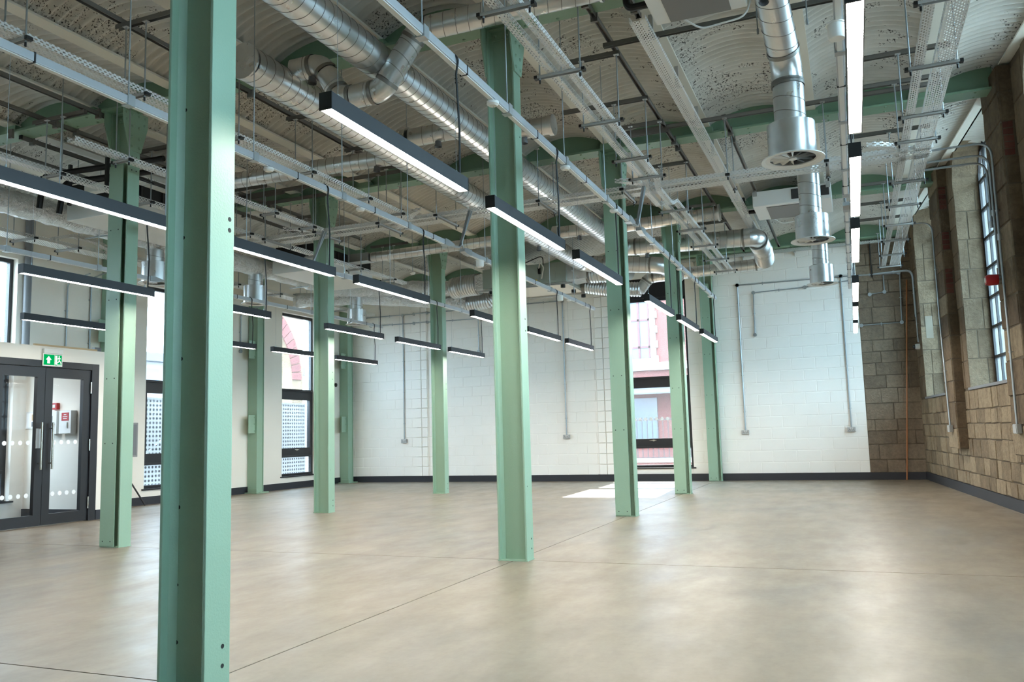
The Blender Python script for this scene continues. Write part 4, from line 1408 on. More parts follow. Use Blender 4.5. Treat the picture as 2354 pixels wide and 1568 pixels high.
# ================================================================== LIGHTING TRUNKING AND LINEAR PENDANTS
ROWS = [('R', 0.10), ('A', -2.15), ('B', -4.39), ('C', -6.586), ('D', -8.985)]
LY = [(3.09, 4.56), (4.96, 6.41), (6.81, 8.29), (9.47, 10.93), (11.37, 12.82), (13.22, 14.68)]
TZ = 3.30
tdesc = {'R': 'light trunking along the right pendant row by the stone wall', 'A': 'light trunking over the pendant row passing the central column', 'B': 'light trunking over the middle pendant row',
         'C': 'light trunking over the row left of the middle', 'D': 'light trunking over the leftmost pendant row'}
for r_, x in ROWS:
    xt = x - 0.035 if r_ == 'R' else x
    t = thing('trunking', 'grey steel ' + tdesc[r_], 'trunking', (xt, 1, TZ), 'steel lighting trunking')
    for y0, y1 in ((1.0, 8.72), (9.42, 14.9)):
        MB().box(xt - 0.025, xt + 0.025, y0, y1, TZ + 0.006, TZ + 0.06).build('trunk', 'trunk_steel', t, bev=0.003)
        MB().box(xt - 0.016, xt + 0.016, y0, y1, TZ, TZ + 0.006).build('lid', 'casing_white', t)
        y = y0 + 0.5
        while y < y1:
            MB().box(xt - 0.031, xt + 0.031, y - 0.03, y + 0.03, TZ - 0.006, TZ + 0.07).build('coupler', 'box_galv', t)
            MB().cyl((xt, y, TZ + 0.07), (xt, y, 4.72), 0.005, 6).build('drop_rod', 'conduit', t)
            MB().box(xt - 0.028, xt + 0.028, y + 0.55, y + 0.56, TZ - 0.002, TZ + 0.064).build('clip', 'black_plastic', t)
            y += 1.27
    MB().prism([(0, 0), (0.10, 0), (0.24, 0.03), (0.24, 0.05), (0.10, 0.075), (0, 0.075)], (xt - 0.035, 8.70, TZ - 0.005), (0, 1, 0), (0, 0, 1), (1, 0, 0), 0.07).build('end_box', 'box_galv', t)
    MB().prism([(0, 0.02), (0.1, 0), (0.22, 0), (0.22, 0.075), (0.1, 0.075), (0, 0.06)], (xt - 0.035, 9.22, TZ - 0.005), (0, 1, 0), (0, 0, 1), (1, 0, 0), 0.07).build('end_box', 'box_galv', t)
    if r_ in 'ABCD':
        for s_ in (-0.01, 0.012):
            MB().tube(arc_route([(xt + s_, 8.92, TZ + 0.03), (xt + s_, 9.15, TZ + 0.04), (xt + s_ + 0.05, 9.35, 3.86)], 0.12), 0.011, 8).build('flexible_conduit', 'conduit', t, True)
        MB().tube(arc_route([(xt + 0.02, 9.26, TZ + 0.03), (xt + 0.02, 9.15, TZ + 0.1), (xt + 0.06, 9.4, 3.86)], 0.08), 0.011, 8).build('flexible_conduit', 'conduit', t, True)

def make_light(L):
    root = thing('linear_pendant', 'x', 'pendant light', (0, 0, 0), 'black linear pendant lights')
    w, h = 0.0335, 0.082
    hb = MB()
    hb.box(-w, w, 0.006, L - 0.006, 0.03, h)
    hb.box(-w, -w + 0.004, 0.006, L - 0.006, 0.0, 0.03).box(w - 0.004, w, 0.006, L - 0.006, 0.0, 0.03)
    hb.build('housing', 'black_metal', root)
    for y in (0, L - 0.006):
        MB().box(-w - 0.001, w + 0.001, y, y + 0.006, -0.001, h + 0.001).build('end_plate', 'black_plastic', root)
    MB().box(-w + 0.004, w - 0.004, 0.006, L - 0.006, 0.003, 0.03).build('diffuser', 'led', root)
    for y in (0.10, L - 0.10):
        MB().cyl((0, y, h), (0, y, TZ - 2.53 + 0.005), 0.0013, 5).cyl((0, y, h), (0, y, h + 0.025), 0.006, 8).build('suspension_wire', 'conduit', root)
    cb = MB().tube(arc_route([(0.008, L - 0.07, h), (0.008, L - 0.06, h + 0.3), (0.012, L - 0.10, TZ - 2.53 - 0.05), (0.04, L - 0.12, TZ - 2.53 + 0.04), (0.0, L - 0.14, TZ - 2.53 + 0.075)], 0.06, 4), 0.007, 7)
    cb.build('power_cable', 'black_plastic', root, True)
    return root
proto = make_light(1.465)
ordn = ['first', 'second', 'third', 'fourth', 'fifth', 'sixth']
rown = {'R': 'row along the stone window wall', 'A': 'row passing right of the central column', 'B': 'middle row left of the central column', 'C': 'second row from the cream wall', 'D': 'row nearest the cream wall'}
first = True
for r_, x in ROWS:
    idx = 0
    for k, (a, b) in enumerate(LY):
        if (r_ == 'C' and k < 1) or (r_ == 'D' and k < 2):
            continue
        o = proto if first else copy_tree(proto)
        first = False
        o.location = V(x, a, 2.53)
        o['label'] = '%s black linear pendant of the %s' % (ordn[idx], rown[r_])
        idx += 1

# sensors on the trunking
def sensor(x, y, z, lab, big=False):
    t = thing('ceiling_sensor', lab, 'sensor', (x, y, z), 'white sensors on trunking')
    MB().tube([(x, y, z), (x, y, z - 0.018), (x, y, z - 0.03)], [0.042, 0.042, 0.028], 18).build('dome', 'white_plastic', t, True)
    MB().box(x - 0.02, x + 0.02, y - 0.02, y + 0.02, z, z + 0.012).build('clip', 'box_galv', t)
for (x, y, lab) in ((-2.15, 5.05, 'round white sensor under trunking before the central column'), (-2.15, 6.6, 'round white sensor under trunking behind the central column'),
                    (-4.39, 5.5, 'round white sensor under trunking right of nearest column'), (-4.39, 6.9, 'round white sensor under trunking by the left open column'),
                    (-2.15, 8.15, 'round white sensor at the trunking end box'), (-2.15, 11.6, 'round white sensor on trunking before far plated column'), (-2.15, 14.3, 'round white sensor at the far end of trunking'),
                    (-4.39, 10.4, 'round white sensor under middle trunking behind the slim column'), (-4.39, 13.4, 'round white sensor near the far end of middle trunking')):
    sensor(x, y, TZ - 0.005, lab)
for (x, y, lab) in ((-4.39, 9.75, 'white sounder drum under middle trunking above slim column'), (-4.39, 12.95, 'white sounder drum near the far middle trunking'), (0.05, 4.9, 'white sounder drum beside the nearest right pendant')):
    t = thing('sounder', lab, 'sounder', (x, y, TZ - 0.09), 'white sounder drums')
    MB().tube([(x, y, TZ - 0.005), (x, y, TZ - 0.075), (x, y, TZ - 0.09)], [0.05, 0.05, 0.042], 20).build('body', 'white_plastic', t, True)
    MB().tube([(x, y, TZ + 0.0), (x, y, TZ - 0.008)], 0.056, 20).build('base', 'white_plastic', t, True)
for (x, y, z, lab) in ((-0.75, 14.8, 4.83, 'small white smoke detector on ceiling past the far ceiling unit'), (-7.35, 13.3, 4.05, 'small white smoke detector above the foil duct')):
    t = thing('smoke_detector', lab, 'detector', (x, y, z), 'smoke detectors')
    MB().tube([(x, y, z), (x, y, z - 0.02), (x, y, z - 0.035), (x, y, z - 0.045)], [0.05, 0.05, 0.036, 0.03], 18).build('body', 'white_plastic', t, True)
    MB().cyl((x, y, z), (x, y, 4.9), 0.006, 6).build('stem', 'conduit', t)

# ================================================================== ENTRANCE LOBBY
lob = struct('wall_lobby', (-10.0, 4.5, 0), 'low cream entrance lobby enclosure built against the window wall')
LX, LT = -10.0, 2.38
FY0, FY1, FZ = 7.12, 8.80, 2.19
core = MB()
core.box(LX - 0.12, LX, FY1, 8.92, 0, LT).box(LX - 0.12, LX, 4.5, FY0, 0, LT).box(LX - 0.12, LX, FY0, FY1, FZ, LT)
core.box(XL, LX - 0.12, 8.80, 8.92, 0, LT).box(XL, LX - 0.12, 4.5, 4.62, 0, LT)
core.build('wall_core', 'plaster', lob)
MB().box(XL, LX - 0.12, 4.5, 8.80, 2.28, LT).build('lobby_roof', 'plaster', lob)
MB().box(XL, LX - 0.13, 4.62, 8.79, 0.0, 0.012).build('lobby_floor_mat', 'dark_mat', lob)
MB().box(LX, LX + 0.02, FY1, 8.94, 0, 0.135).box(LX - 0.12, LX, 8.92, 8.94, 0, 0.135).build('skirting_board', 'skirting', lob)
MB().box(XL, LX - 0.12, 8.78, 8.80, 0.012, 0.14).build('skirting_board', 'skirting', lob)

door = struct('door_1', (LX, FY0, 0), 'black framed glazed double entrance doors with long pull handles')
f = MB()
f.box(LX - 0.11, LX + 0.012, FY0, FY0 + 0.12, 0, FZ).box(LX - 0.11, LX + 0.012, FY1 - 0.12, FY1, 0, FZ).box(LX - 0.11, LX + 0.012, FY0 + 0.12, FY1 - 0.12, FZ - 0.09, FZ)
f.build('door_frame', 'frame_dark', door, bev=0.004)
for (a, b, hs) in ((FY0 + 0.125, 7.957, 1), (7.963, FY1 - 0.125, -1)):
    lf = MB()
    x0, x1 = LX - 0.07, LX - 0.01
    lf.box(x0, x1, a, a + 0.115, 0.01, 2.095).box(x0, x1, b - 0.115, b, 0.01, 2.095).box(x0, x1, a + 0.115, b - 0.115, 0.01, 0.15).box(x0, x1, a + 0.115, b - 0.115, 1.965, 2.095)
    leaf = lf.build('door_leaf', 'frame_dark', door)
    MB().face([V(LX - 0.04, a + 0.115, 0.15), V(LX - 0.04, b - 0.115, 0.15), V(LX - 0.04, b - 0.115, 1.965), V(LX - 0.04, a + 0.115, 1.965)]).build('pane', 'glass', leaf)
    hy = b - 0.07 if hs > 0 else a + 0.09
    h_ = MB().cyl((LX + 0.05, hy, 0.74), (LX + 0.05, hy, 1.36), 0.014, 12)
    for z in (0.82, 1.28):
        h_.cyl((LX - 0.01, hy, z), (LX + 0.05, hy, z), 0.009, 8)
    h_.build('pull_handle', 'steel_handle', leaf, True)
    dd = MB()
    for k in range(4):
        for z in (1.095, 0.41):
            y_ = a + 0.18 + k * 0.11
            dd.cyl((LX - 0.036, y_, z), (LX - 0.033, y_, z), 0.03, 14)
    dd.build('manifestation_dots', 'frost_dot', leaf)['kind'] = 'stuff'
    ye = a if hs > 0 else b
    for z in (0.25, 1.05, 1.85):
        MB().cyl((LX + 0.004, ye, z - 0.08), (LX + 0.004, ye, z + 0.08), 0.011, 8).build('hinge', 'steel_handle', leaf, True)
MB().box(LX - 0.005, LX + 0.012, 7.84, 7.925, 1.02, 1.28).build('lock_plate', 'box_galv', door)

# exit sign
t = thing('exit_sign', 'green emergency exit sign with arrow and running figure', 'sign', (LX + 0.01, 8.03, 2.12))
sx = LX + 0.015
MB().box(LX + 0.001, sx + 0.03, 7.885, 8.175, 2.285, 2.345).build('housing', 'white_plastic', t, bev=0.004)
MB().box(sx, sx + 0.010, 7.880, 8.180, 2.115, 2.285).build('panel', 'white_plastic', t)
MB().box(sx + 0.010, sx + 0.012, 7.895, 8.055, 2.130, 2.270).build('arrow_field', 'sign_green_lit', t)
MB().box(sx + 0.010, sx + 0.012, 8.062, 8.168, 2.130, 2.270).build('figure_field', 'sign_green_lit', t)
# seen from the room the sign's left is low y
MB().prism([(0.0, 0.112), (-0.042, 0.062), (-0.020, 0.062), (-0.020, 0.012), (0.020, 0.012), (0.020, 0.062), (0.042, 0.062)], (sx + 0.012, 7.968, 2.138), (0, 1, 0), (0, 0, 1), (1, 0, 0), 0.0015).build('arrow', 'sign_glow', t)
fg = MB()
o_ = (sx + 0.012, 8.062, 2.130)
fg.prism([(0.004, 0.010), (0.036, 0.010), (0.036, 0.130), (0.004, 0.130)], o_, (0, 1, 0), (0, 0, 1), (1, 0, 0), 0.0012)
fg.prism([(0.036, 0.004), (0.102, 0.004), (0.102, 0.012), (0.036, 0.012)], o_, (0, 1, 0), (0, 0, 1), (1, 0, 0), 0.0012)
man = [[(0.052, 0.105), (0.066, 0.108), (0.074, 0.070), (0.060, 0.062)], [(0.060, 0.066), (0.072, 0.070), (0.092, 0.050), (0.086, 0.042), (0.068, 0.056)], [(0.084, 0.048), (0.092, 0.052), (0.098, 0.024), (0.090, 0.022)],
       [(0.060, 0.066), (0.070, 0.064), (0.054, 0.040), (0.046, 0.044)], [(0.052, 0.046), (0.056, 0.038), (0.036, 0.030), (0.034, 0.037)], [(0.054, 0.104), (0.058, 0.096), (0.040, 0.082), (0.036, 0.088)], [(0.064, 0.106), (0.070, 0.098), (0.088, 0.086), (0.092, 0.092), (0.074, 0.106)]]
for pl in man:
    fg.prism(pl, o_, (0, 1, 0), (0, 0, 1), (1, 0, 0), 0.0015)
fg.prism([(0.064 + 0.010 * math.cos(k * math.pi / 5), 0.120 + 0.010 * math.sin(k * math.pi / 5)) for k in range(10)], o_, (0, 1, 0), (0, 0, 1), (1, 0, 0), 0.0015)
fg.build('running_figure', 'sign_glow', t)

# things inside the lobby on the return wall
for x0, x1, lab, red in ((-10.86, -10.69, 'white fire panel seen through the right door leaf edge', False), (-10.64, -10.40, 'white cabinet with red notice behind the glazed door', True)):
    t = thing('wall_cabinet', lab, 'cabinet', (x0, 8.68, 1.22), 'cabinets inside the lobby')
    MB().box(x0, x1, 8.70, 8.80, 1.22, 1.55).build('body', 'casing_white', t, bev=0.006)
    if red:
        MB().box(x0 + 0.055, x1 - 0.045, 8.696, 8.70, 1.405, 1.52).build('notice', 'red_plastic', t)
        nl = MB()
        for k, w_ in enumerate((0.05, 0.09, 0.075)):
            nl.box(x0 + 0.125 - w_ / 2, x0 + 0.125 + w_ / 2, 8.694, 8.696, 1.485 - k * 0.028, 1.495 - k * 0.028)
        nl.build('notice_lettering', 'white_plastic', t)
        MB().box(x0 + 0.16, x0 + 0.18, 8.685, 8.70, 1.30, 1.38).build('key', 'steel_handle', t)
    else:
        MB().box(x0 + 0.02, x0 + 0.09, 8.696, 8.70, 1.34, 1.48).build('display', 'pvc_grey', t)
        MB().cyl((x0 + 0.13, 8.69, 1.36), (x0 + 0.13, 8.70, 1.36), 0.012, 10).build('lock', 'steel_handle', t)
t = thing('fire_call_point', 'red fire alarm box above the lobby cabinets', 'alarm', (-10.8, 8.75, 1.58))
MB().box(-10.86, -10.75, 8.745, 8.80, 1.575, 1.67).build('body', 'red_plastic', t, bev=0.006)
MB().box(-10.83, -10.78, 8.742, 8.745, 1.60, 1.645).build('face', 'white_plastic', t)
t = thing('notice_frame', 'framed notice on lobby wall behind the left door leaf', 'notice', (-11.3, 8.78, 1.31))
MB().box(-11.43, -11.19, 8.785, 8.80, 1.31, 1.56).build('frame', 'casing_white', t)
MB().box(-11.41, -11.21, 8.782, 8.785, 1.33, 1.54).build('sheet', 'frost_dot', t)
MB().box(-11.30, -11.23, 8.780, 8.782, 1.43, 1.52).build('print_block', 'timber', t)
MB().box(-11.30, -11.23, 8.780, 8.782, 1.34, 1.41).build('print_block', 'pvc_grey', t)

# lengths of timber on the lobby top
for k in range(3):
    t = MB().box(LX - 0.10 + k * 0.03, LX - 0.075 + k * 0.03, 7.86 - k * 0.04, 8.72 + k * 0.03, LT, LT + 0.02 + 0.004 * k).build('timber_batten', 'timber')
    tag(t, ['thin pale batten at the back of the lobby top', 'thin pale batten in the middle of the lobby top', 'thin pale batten along front edge of the lobby top'][k], 'batten', 'battens lying on the lobby', 'thing')
t = MB().box(LX - 0.09, LX - 0.03, 8.75, 8.86, LT, LT + 0.06).build('cardboard_packet', 'ext_render')
tag(t, 'small pale packet on the lobby top by the column', 'packet', None, 'thing')

# ================================================================== WALL CONDUITS AND SOCKETS
def conduit(t, pts, nrm, r=0.0125, rb=0.0, boxes=(), sad=0.75, mat='conduit'):
    pts = [V(*p) for p in pts]
    nrm = V(*nrm)
    MB().tube(arc_route(pts, rb, 6) if rb else pts, r, 10).build('tube', mat, t, True)
    for a_, b_ in zip(pts[:-1], pts[1:]):
        L = (b_ - a_).length
        d = (b_ - a_) / L
        side = d.cross(nrm).normalized()
        n = int(L / sad)
        for k in range(n):
            p = a_ + d * (L * (k + 0.5) / max(n, 1))
            q = MB()
            q.beam(p - side * 0.028 - nrm * 0.016, p + side * 0.028 - nrm * 0.016, 0.018, 0.006)
            q.tube([p - d * 0.008, p + d * 0.008], r + 0.005, 10)
            q.build('saddle', 'box_galv', t)
    for i in boxes:
        p = pts[i]
        MB().tube([p - nrm * 0.02, p + nrm * 0.022], 0.035, 18).build('junction_box', 'box_galv', t, True)
YC = YW - 0.025
NB = (0, -1, 0)
def socket(x, y, z, lab, vertical=False):
    t = thing('wall_socket', lab, 'socket', (x, y, z), 'metal double sockets')
    MB().box(x - 0.073, x + 0.073, y - 0.045, y, z - 0.043, z + 0.043).build('back_box', 'box_galv', t, bev=0.004)
    MB().box(x - 0.070, x + 0.070, y - 0.049, y - 0.045, z - 0.040, z + 0.040).build('plate', 'strut_light', t)
    for s_ in (-1, 1):
        q = MB()
        for (dx, dz, w_, h_) in ((0, 0.002, 0.008, 0.014), (-0.014, -0.018, 0.012, 0.007), (0.014, -0.018, 0.012, 0.007)):
            q.box(x + s_ * 0.036 + dx - w_ / 2, x + s_ * 0.036 + dx + w_ / 2, y - 0.051, y - 0.049, z + dz - h_ / 2, z + dz + h_ / 2)
        q.build('pin_holes', 'black_plastic', t)
        MB().box(x + s_ * 0.016 - 0.007, x + s_ * 0.016 + 0.007, y - 0.054, y - 0.049, z + 0.014, z + 0.032).build('rocker', 'white_plastic', t)
for x, lab in ((-9.86, 'steel double socket low on white wall in the far left bay'), (-5.83, 'steel double socket on white wall left of end window'),
               (-2.05, 'steel double socket on white wall right of last column'), (-0.08, 'steel double socket at the stone end of white wall')):
    socket(x, YW - 0.006, 0.955, lab)
    t = thing('conduit_run', 'galvanised conduit drop above the ' + lab.replace('steel double ', ''), 'conduit', (x, YC, 1.0), 'conduits on the end wall')
    conduit(t, [(x, YC, 0.99), (x, YC, 3.94)], NB, boxes=(1,), sad=0.62)
t = thing('conduit_run', 'upper horizontal conduit on white wall in the far left bay', 'conduit', (-10.8, YC, 3.95), 'conduits on the end wall')
conduit(t, [(-10.9, YC, 3.96), (-9.56, YC, 3.95)], NB, boxes=(0,))
conduit(t, [(-9.56, YC, 3.95), (-9.56, YC - 0.05, 3.95), (-9.2, YC - 0.05, 3.95), (-9.2, YC, 3.95)], NB, boxes=(0, 3), sad=2)
conduit(t, [(-9.2, YC, 3.95), (-5.86, YC, 3.95)], NB)
t = thing('conduit_run', 'lower horizontal conduit on white wall in the far left bay', 'conduit', (-10.7, YC, 3.74), 'conduits on the end wall')
conduit(t, [(-10.75, YC, 3.75), (-9.56, YC, 3.73)], NB, boxes=(0,))
conduit(t, [(-9.56, YC, 3.73), (-9.56, YC - 0.05, 3.73), (-9.2, YC - 0.05, 3.73), (-9.2, YC, 3.73)], NB, boxes=(0, 3), sad=2)
conduit(t, [(-9.2, YC, 3.73), (-7.88, YC, 3.71), (-7.88, YC, 2.95)], NB, boxes=(2,))
t = thing('conduit_run', 'long horizontal conduit below the farthest diffuser', 'conduit', (-2.05, YC, 3.93), 'conduits on the end wall')
conduit(t, [(-2.05, YC, 3.94), (-0.07, YC, 3.93), (0.95, YC, 3.90)], NB, boxes=(0, 1, 2))
t = thing('conduit_run', 'short hooked conduit ending halfway down the white wall', 'conduit', (-1.74, YC, 3.76), 'conduits on the end wall')
conduit(t, [(0.1, YC, 3.84), (-0.75, YC, 3.78), (-1.74, YC, 3.76), (-1.755, YC, 2.90)], NB, boxes=(1, 2, 3), sad=0.5)
YS = YW - 0.03
t = thing('conduit_run', 'short hooked conduit on the old stone corner wall', 'conduit', (0.66, YS, 3.55), 'conduits on the end wall')
conduit(t, [(0.68, YS, 3.88), (0.68, YS, 3.555), (0.42, YS, 3.53)], NB, boxes=(1, 2), sad=0.5)
t = thing('conduit_run', 'longer hooked conduit on the old stone corner wall', 'conduit', (0.95, YS, 2.95), 'conduits on the end wall')
conduit(t, [(0.97, YS, 3.90), (0.94, YS, 2.95), (0.23, YS, 2.94)], NB, boxes=(1, 2), sad=0.5)
t = tag(MB().box(0.47, 0.49, YW - 0.04, YW - 0.02, 3.86, 4.6).build('cable_riser', 'black_plastic'), 'black cable riser dropping down the old stone corner', 'cable', None, 'thing')
# right wall conduits
dP = -0.175
NRW = tuple(-ED)
t = thing('conduit_run', 'three bent conduits swept from trays onto the near stone pilaster', 'conduit', RW(s_of(10.2), dP, 4.0), 'conduits on the stone wall')
for k, (y, zt, zb) in enumerate(((10.16, 4.06, 0.99), (10.30, 3.97, 2.62), (10.42, 3.92, 3.22))):
    p = RW(s_of(y), dP, 0)
    conduit(t, [(0.86, y + 0.02, zt), (p.x, p.y, zt), (p.x, p.y, zb)], NRW, rb=0.16, sad=1.2)
for y, z in ((10.16, 3.0), (10.30, 3.3), (10.42, 3.2)):
    p = RW(s_of(y), dP, z)
    MB().tube([p - Z * 0.035, p + Z * 0.035], 0.022, 12).build('inspection_coupler', 'box_galv', t, True)
p = RW(s_of(10.16), -0.155, 0.945)
def wall_box(p, w, h, d, name, lab, cat, mat='box_galv'):
    t = thing(name, lab, cat, p)
    mb = MB()
    q = [p - ES * w / 2, p + ES * w / 2, p + ES * w / 2 - ED * d, p - ES * w / 2 - ED * d]
    mb.hexa([v - Z * h / 2 for v in q] + [v + Z * h / 2 for v in q])
    mb.build('back_box', mat, t, bev=0.005)
    mb = MB()
    q = [v - ED * (d + 0.004) for v in (p - ES * w * 0.42, p + ES * w * 0.42, p + ES * w * 0.42 + ED * 0.004, p - ES * w * 0.42 + ED * 0.004)]
    mb.hexa([v - Z * h * 0.42 for v in q] + [v + Z * h * 0.42 for v in q])
    mb.build('plate', 'strut_light', t)
    return t
wall_box(RW(s_of(10.14), -0.155, 0.945), 0.15, 0.10, 0.05, 'wall_socket', 'metal socket box at the foot of the near stone pilaster', 'socket')
wall_box(RW(s_of(13.78), -0.155, 0.945), 0.15, 0.10, 0.05, 'wall_socket', 'metal socket box at the foot of the far stone pilaster', 'socket')
t = thing('conduit_run', 'bent conduit running down the far stone pilaster', 'conduit', RW(s_of(13.9), dP, 4.0), 'conduits on the stone wall')
p = RW(s_of(13.9), dP, 0); p2 = RW(s_of(13.8), dP, 0)
conduit(t, [(0.84, 13.95, 4.08), (p.x, p.y, 4.06), (p.x, p.y, 2.6), (p2.x, p2.y, 0.99)], NRW, rb=0.16, sad=0.9)
t = thing('conduit_run', 'pair of bent conduits in the stone corner above the camera', 'conduit', RW(s_of(17.0), -0.04, 3.8), 'conduits on the stone wall')
for y, zb in ((16.95, 2.52), (17.03, 3.0)):
    p = RW(s_of(y), -0.035, 0)
    conduit(t, [(0.5, y, 3.86), (p.x, p.y, 3.88), (p.x, p.y, zb)], NRW, rb=0.14, sad=0.5)
t = thing('security_camera', 'small white dome camera on the stone corner', 'camera', RW(s_of(16.97), 0, 2.43))
p = RW(s_of(16.97), -0.005, 2.44)
MB().tube([p, p - ED * 0.06, p - ED * 0.09], [0.055, 0.055, 0.045], 18).build('body', 'white_plastic', t, True)
MB().tube([p - ED * 0.085, p - ED * 0.115, p - ED * 0.13], [0.043, 0.034, 0.012], 16).build('lens_dome', 'black_plastic', t, True)
t = thing('alarm_beacon', 'red alarm sounder beside the near arched window', 'alarm', RW(s_of(10.26), dP, 2.56))
p = RW(s_of(10.30), dP + 0.01, 2.56)
MB().tube([p, p - ED * 0.03], 0.05, 18).build('base', 'box_galv', t, True)
MB().tube([p - ED * 0.03 , p - ED * 0.12, p - ED * 0.15], [0.058, 0.062, 0.05], 20).build('sounder_body', 'red_plastic', t, True)
MB().tube([p - ED * 0.15, p - ED * 0.156], 0.03, 16).build('lens', 'white_plastic', t, True)

# copper coloured pole leaning in the corner
t = tag(MB().tube([(0.81, 17.20, 0.0), (1.08, 17.29, 3.75)], 0.012, 10).build('leaning_pole', 'copper_pole', None, True), 'thin orange brown pole leaning in the stone corner', 'pole', None, 'thing')
# left wall pipes
t = tag(MB().tube([(XL + 0.06, 8.70, LT), (XL + 0.06, 8.70, 4.6)], 0.055, 16).build('waste_pipe', 'pvc_grey', None, True), 'grey plastic downpipe beside the window above the lobby', 'pipe', None, 'thing')
NL = (1, 0, 0)
for y, z0, z1, lab, bx in ((9.42, 0.9, 3.62, 'conduit drop on cream wall just right of the lobby', 0.0), (9.86, 0.9, 3.76, 'second conduit drop on cream wall right of the lobby', 0), (13.47, 2.86, 3.64, 'short conduit drop beside the left wall column', 1)):
    t = thing('conduit_run', lab, 'conduit', (XL + 0.025, y, z0), 'conduits on the cream wall')
    conduit(t, [(XL + 0.025, y, z0), (XL + 0.025, y, z1), (XL + 0.5, y, z1 + 0.1)], NL, rb=0.12, boxes=(0,), sad=0.7)
t = thing('thermostat', 'small black round control on the cream wall near the corner', 'thermostat', (XL, 16.84, 2.33))
MB().tube([(XL, 16.84, 2.33), (XL + 0.03, 16.84, 2.33)], 0.045, 18).build('body', 'black_plastic', t, True)
MB().tube([(XL + 0.03, 16.84, 2.33), (XL + 0.034, 16.84, 2.33)], 0.03, 18).build('dial', 'grille_dark', t, True)
t = thing('grey_panel', 'small grey board fixed to cream wall behind the entrance side column', 'board', (XL, 10.8, 0.83))
MB().box(XL, XL + 0.02, 10.55, 10.90, 0.83, 1.41).build('board', 'seal_grey', t, bev=0.003)
MB().box(XL + 0.02, XL + 0.024, 10.58, 10.87, 0.86, 1.38).build('face', 'pvc_grey', t)
t = tag(MB().tube([(XL + 0.03, 10.78, 0.38), (XL + 0.22, 10.90, 0.01)], 0.014, 8).build('black_prop', 'black_plastic', None, True), 'short black bar leaning at the foot of cream wall', 'bar', None, 'thing')

# ================================================================== OUTSIDE
ground = struct('ground', (0, 0, -0.6), 'pale paved ground outside the building')
MB().box(-90, -11.80, -40, 90, -0.9, -0.6).box(-11.8, 60, 17.7, 90, -0.9, -0.6).box(3.5, 60, -40, 17.7, -0.9, -0.6).build('paving', 'ext_ground', ground)
bl = thing('brick_building', 'red brick building with stone quoins seen through end wall window', 'building', (-8, 33, -0.6))
MB().box(-22, 1.9, 33.0, 36, -0.6, 8.0).build('brick_wall', 'ext_brick', bl)
wxs = [-7.85 - 3.4 * k for k in range(-2, 4)]
for x in wxs:
    MB().box(x - 0.62, x + 0.62, 32.90, 33.0, 3.75, 6.75).build('stone_surround', 'ext_stone', bl)
    w_ = MB().box(x - 0.44, x + 0.44, 32.88, 32.90, 3.95, 6.3).build('window', 'ext_glass', bl)
    MB().box(x - 0.44, x - 0.38, 32.84, 32.88, 3.95, 6.3).box(x + 0.38, x + 0.44, 32.84, 32.88, 3.95, 6.3).box(x - 0.045, x + 0.045, 32.84, 32.88, 3.95, 6.3).box(x - 0.44, x + 0.44, 32.84, 32.88, 4.35, 4.43).box(x - 0.44, x + 0.44, 32.84, 32.88, 5.45, 5.53).box(x - 0.44, x + 0.44, 32.84, 32.88, 6.22, 6.3).build('window_bars', 'ext_frame', w_)
    MB().box(x - 0.60, x + 0.60, 32.93, 33.0, 0.6, 2.35).build('lower_window', 'ext_glass', bl)
    for k in range(10):
        for s_ in (-1, 1):
            xx = x + s_ * (0.66 if k % 2 else 0.74)
            MB().box(min(xx, x + s_ * 0.6), max(xx, x + s_ * 0.6), 32.92, 33.0, 3.75 + k * 0.3, 4.03 + k * 0.3).build('quoin', 'ext_stone', bl)
MB().box(-22, 1.9, 32.8, 33.0, 3.45, 3.75).build('string_course', 'ext_stone', bl)
MB().hexa([V(-22, 31.6, 2.45), V(1.9, 31.6, 2.45), V(1.9, 33, 3.05), V(-22, 33, 3.05), V(-22, 31.6, 2.5), V(1.9, 31.6, 2.5), V(1.9, 33, 3.1), V(-22, 33, 3.1)]).build('lean_to_roof', 'ext_slate', bl)
rl = thing('railings', 'dark vertical railings seen through end wall window', 'railing', (-8, 24, -0.6))
for k in range(70):
    x = -14 + k * 0.16
    MB().box(x - 0.012, x + 0.012, 24.99, 25.01, 0.15, 1.45).build('bar', 'frame_dark', rl)
MB().box(-14, -3, 24.98, 25.02, 1.35, 1.39).box(-14, -3, 24.98, 25.02, 0.2, 0.24).build('rail', 'frame_dark', rl)
gw = thing('garden_wall', 'low pale coping wall outside end wall window', 'wall', (-8, 25, -0.6))
MB().box(-16, 2, 24.85, 25.15, -0.6, 0.1).build('brickwork', 'ext_brick', gw)
MB().box(-16, 2, 24.8, 25.2, 0.1, 0.22).build('coping', 'ext_stone', gw)
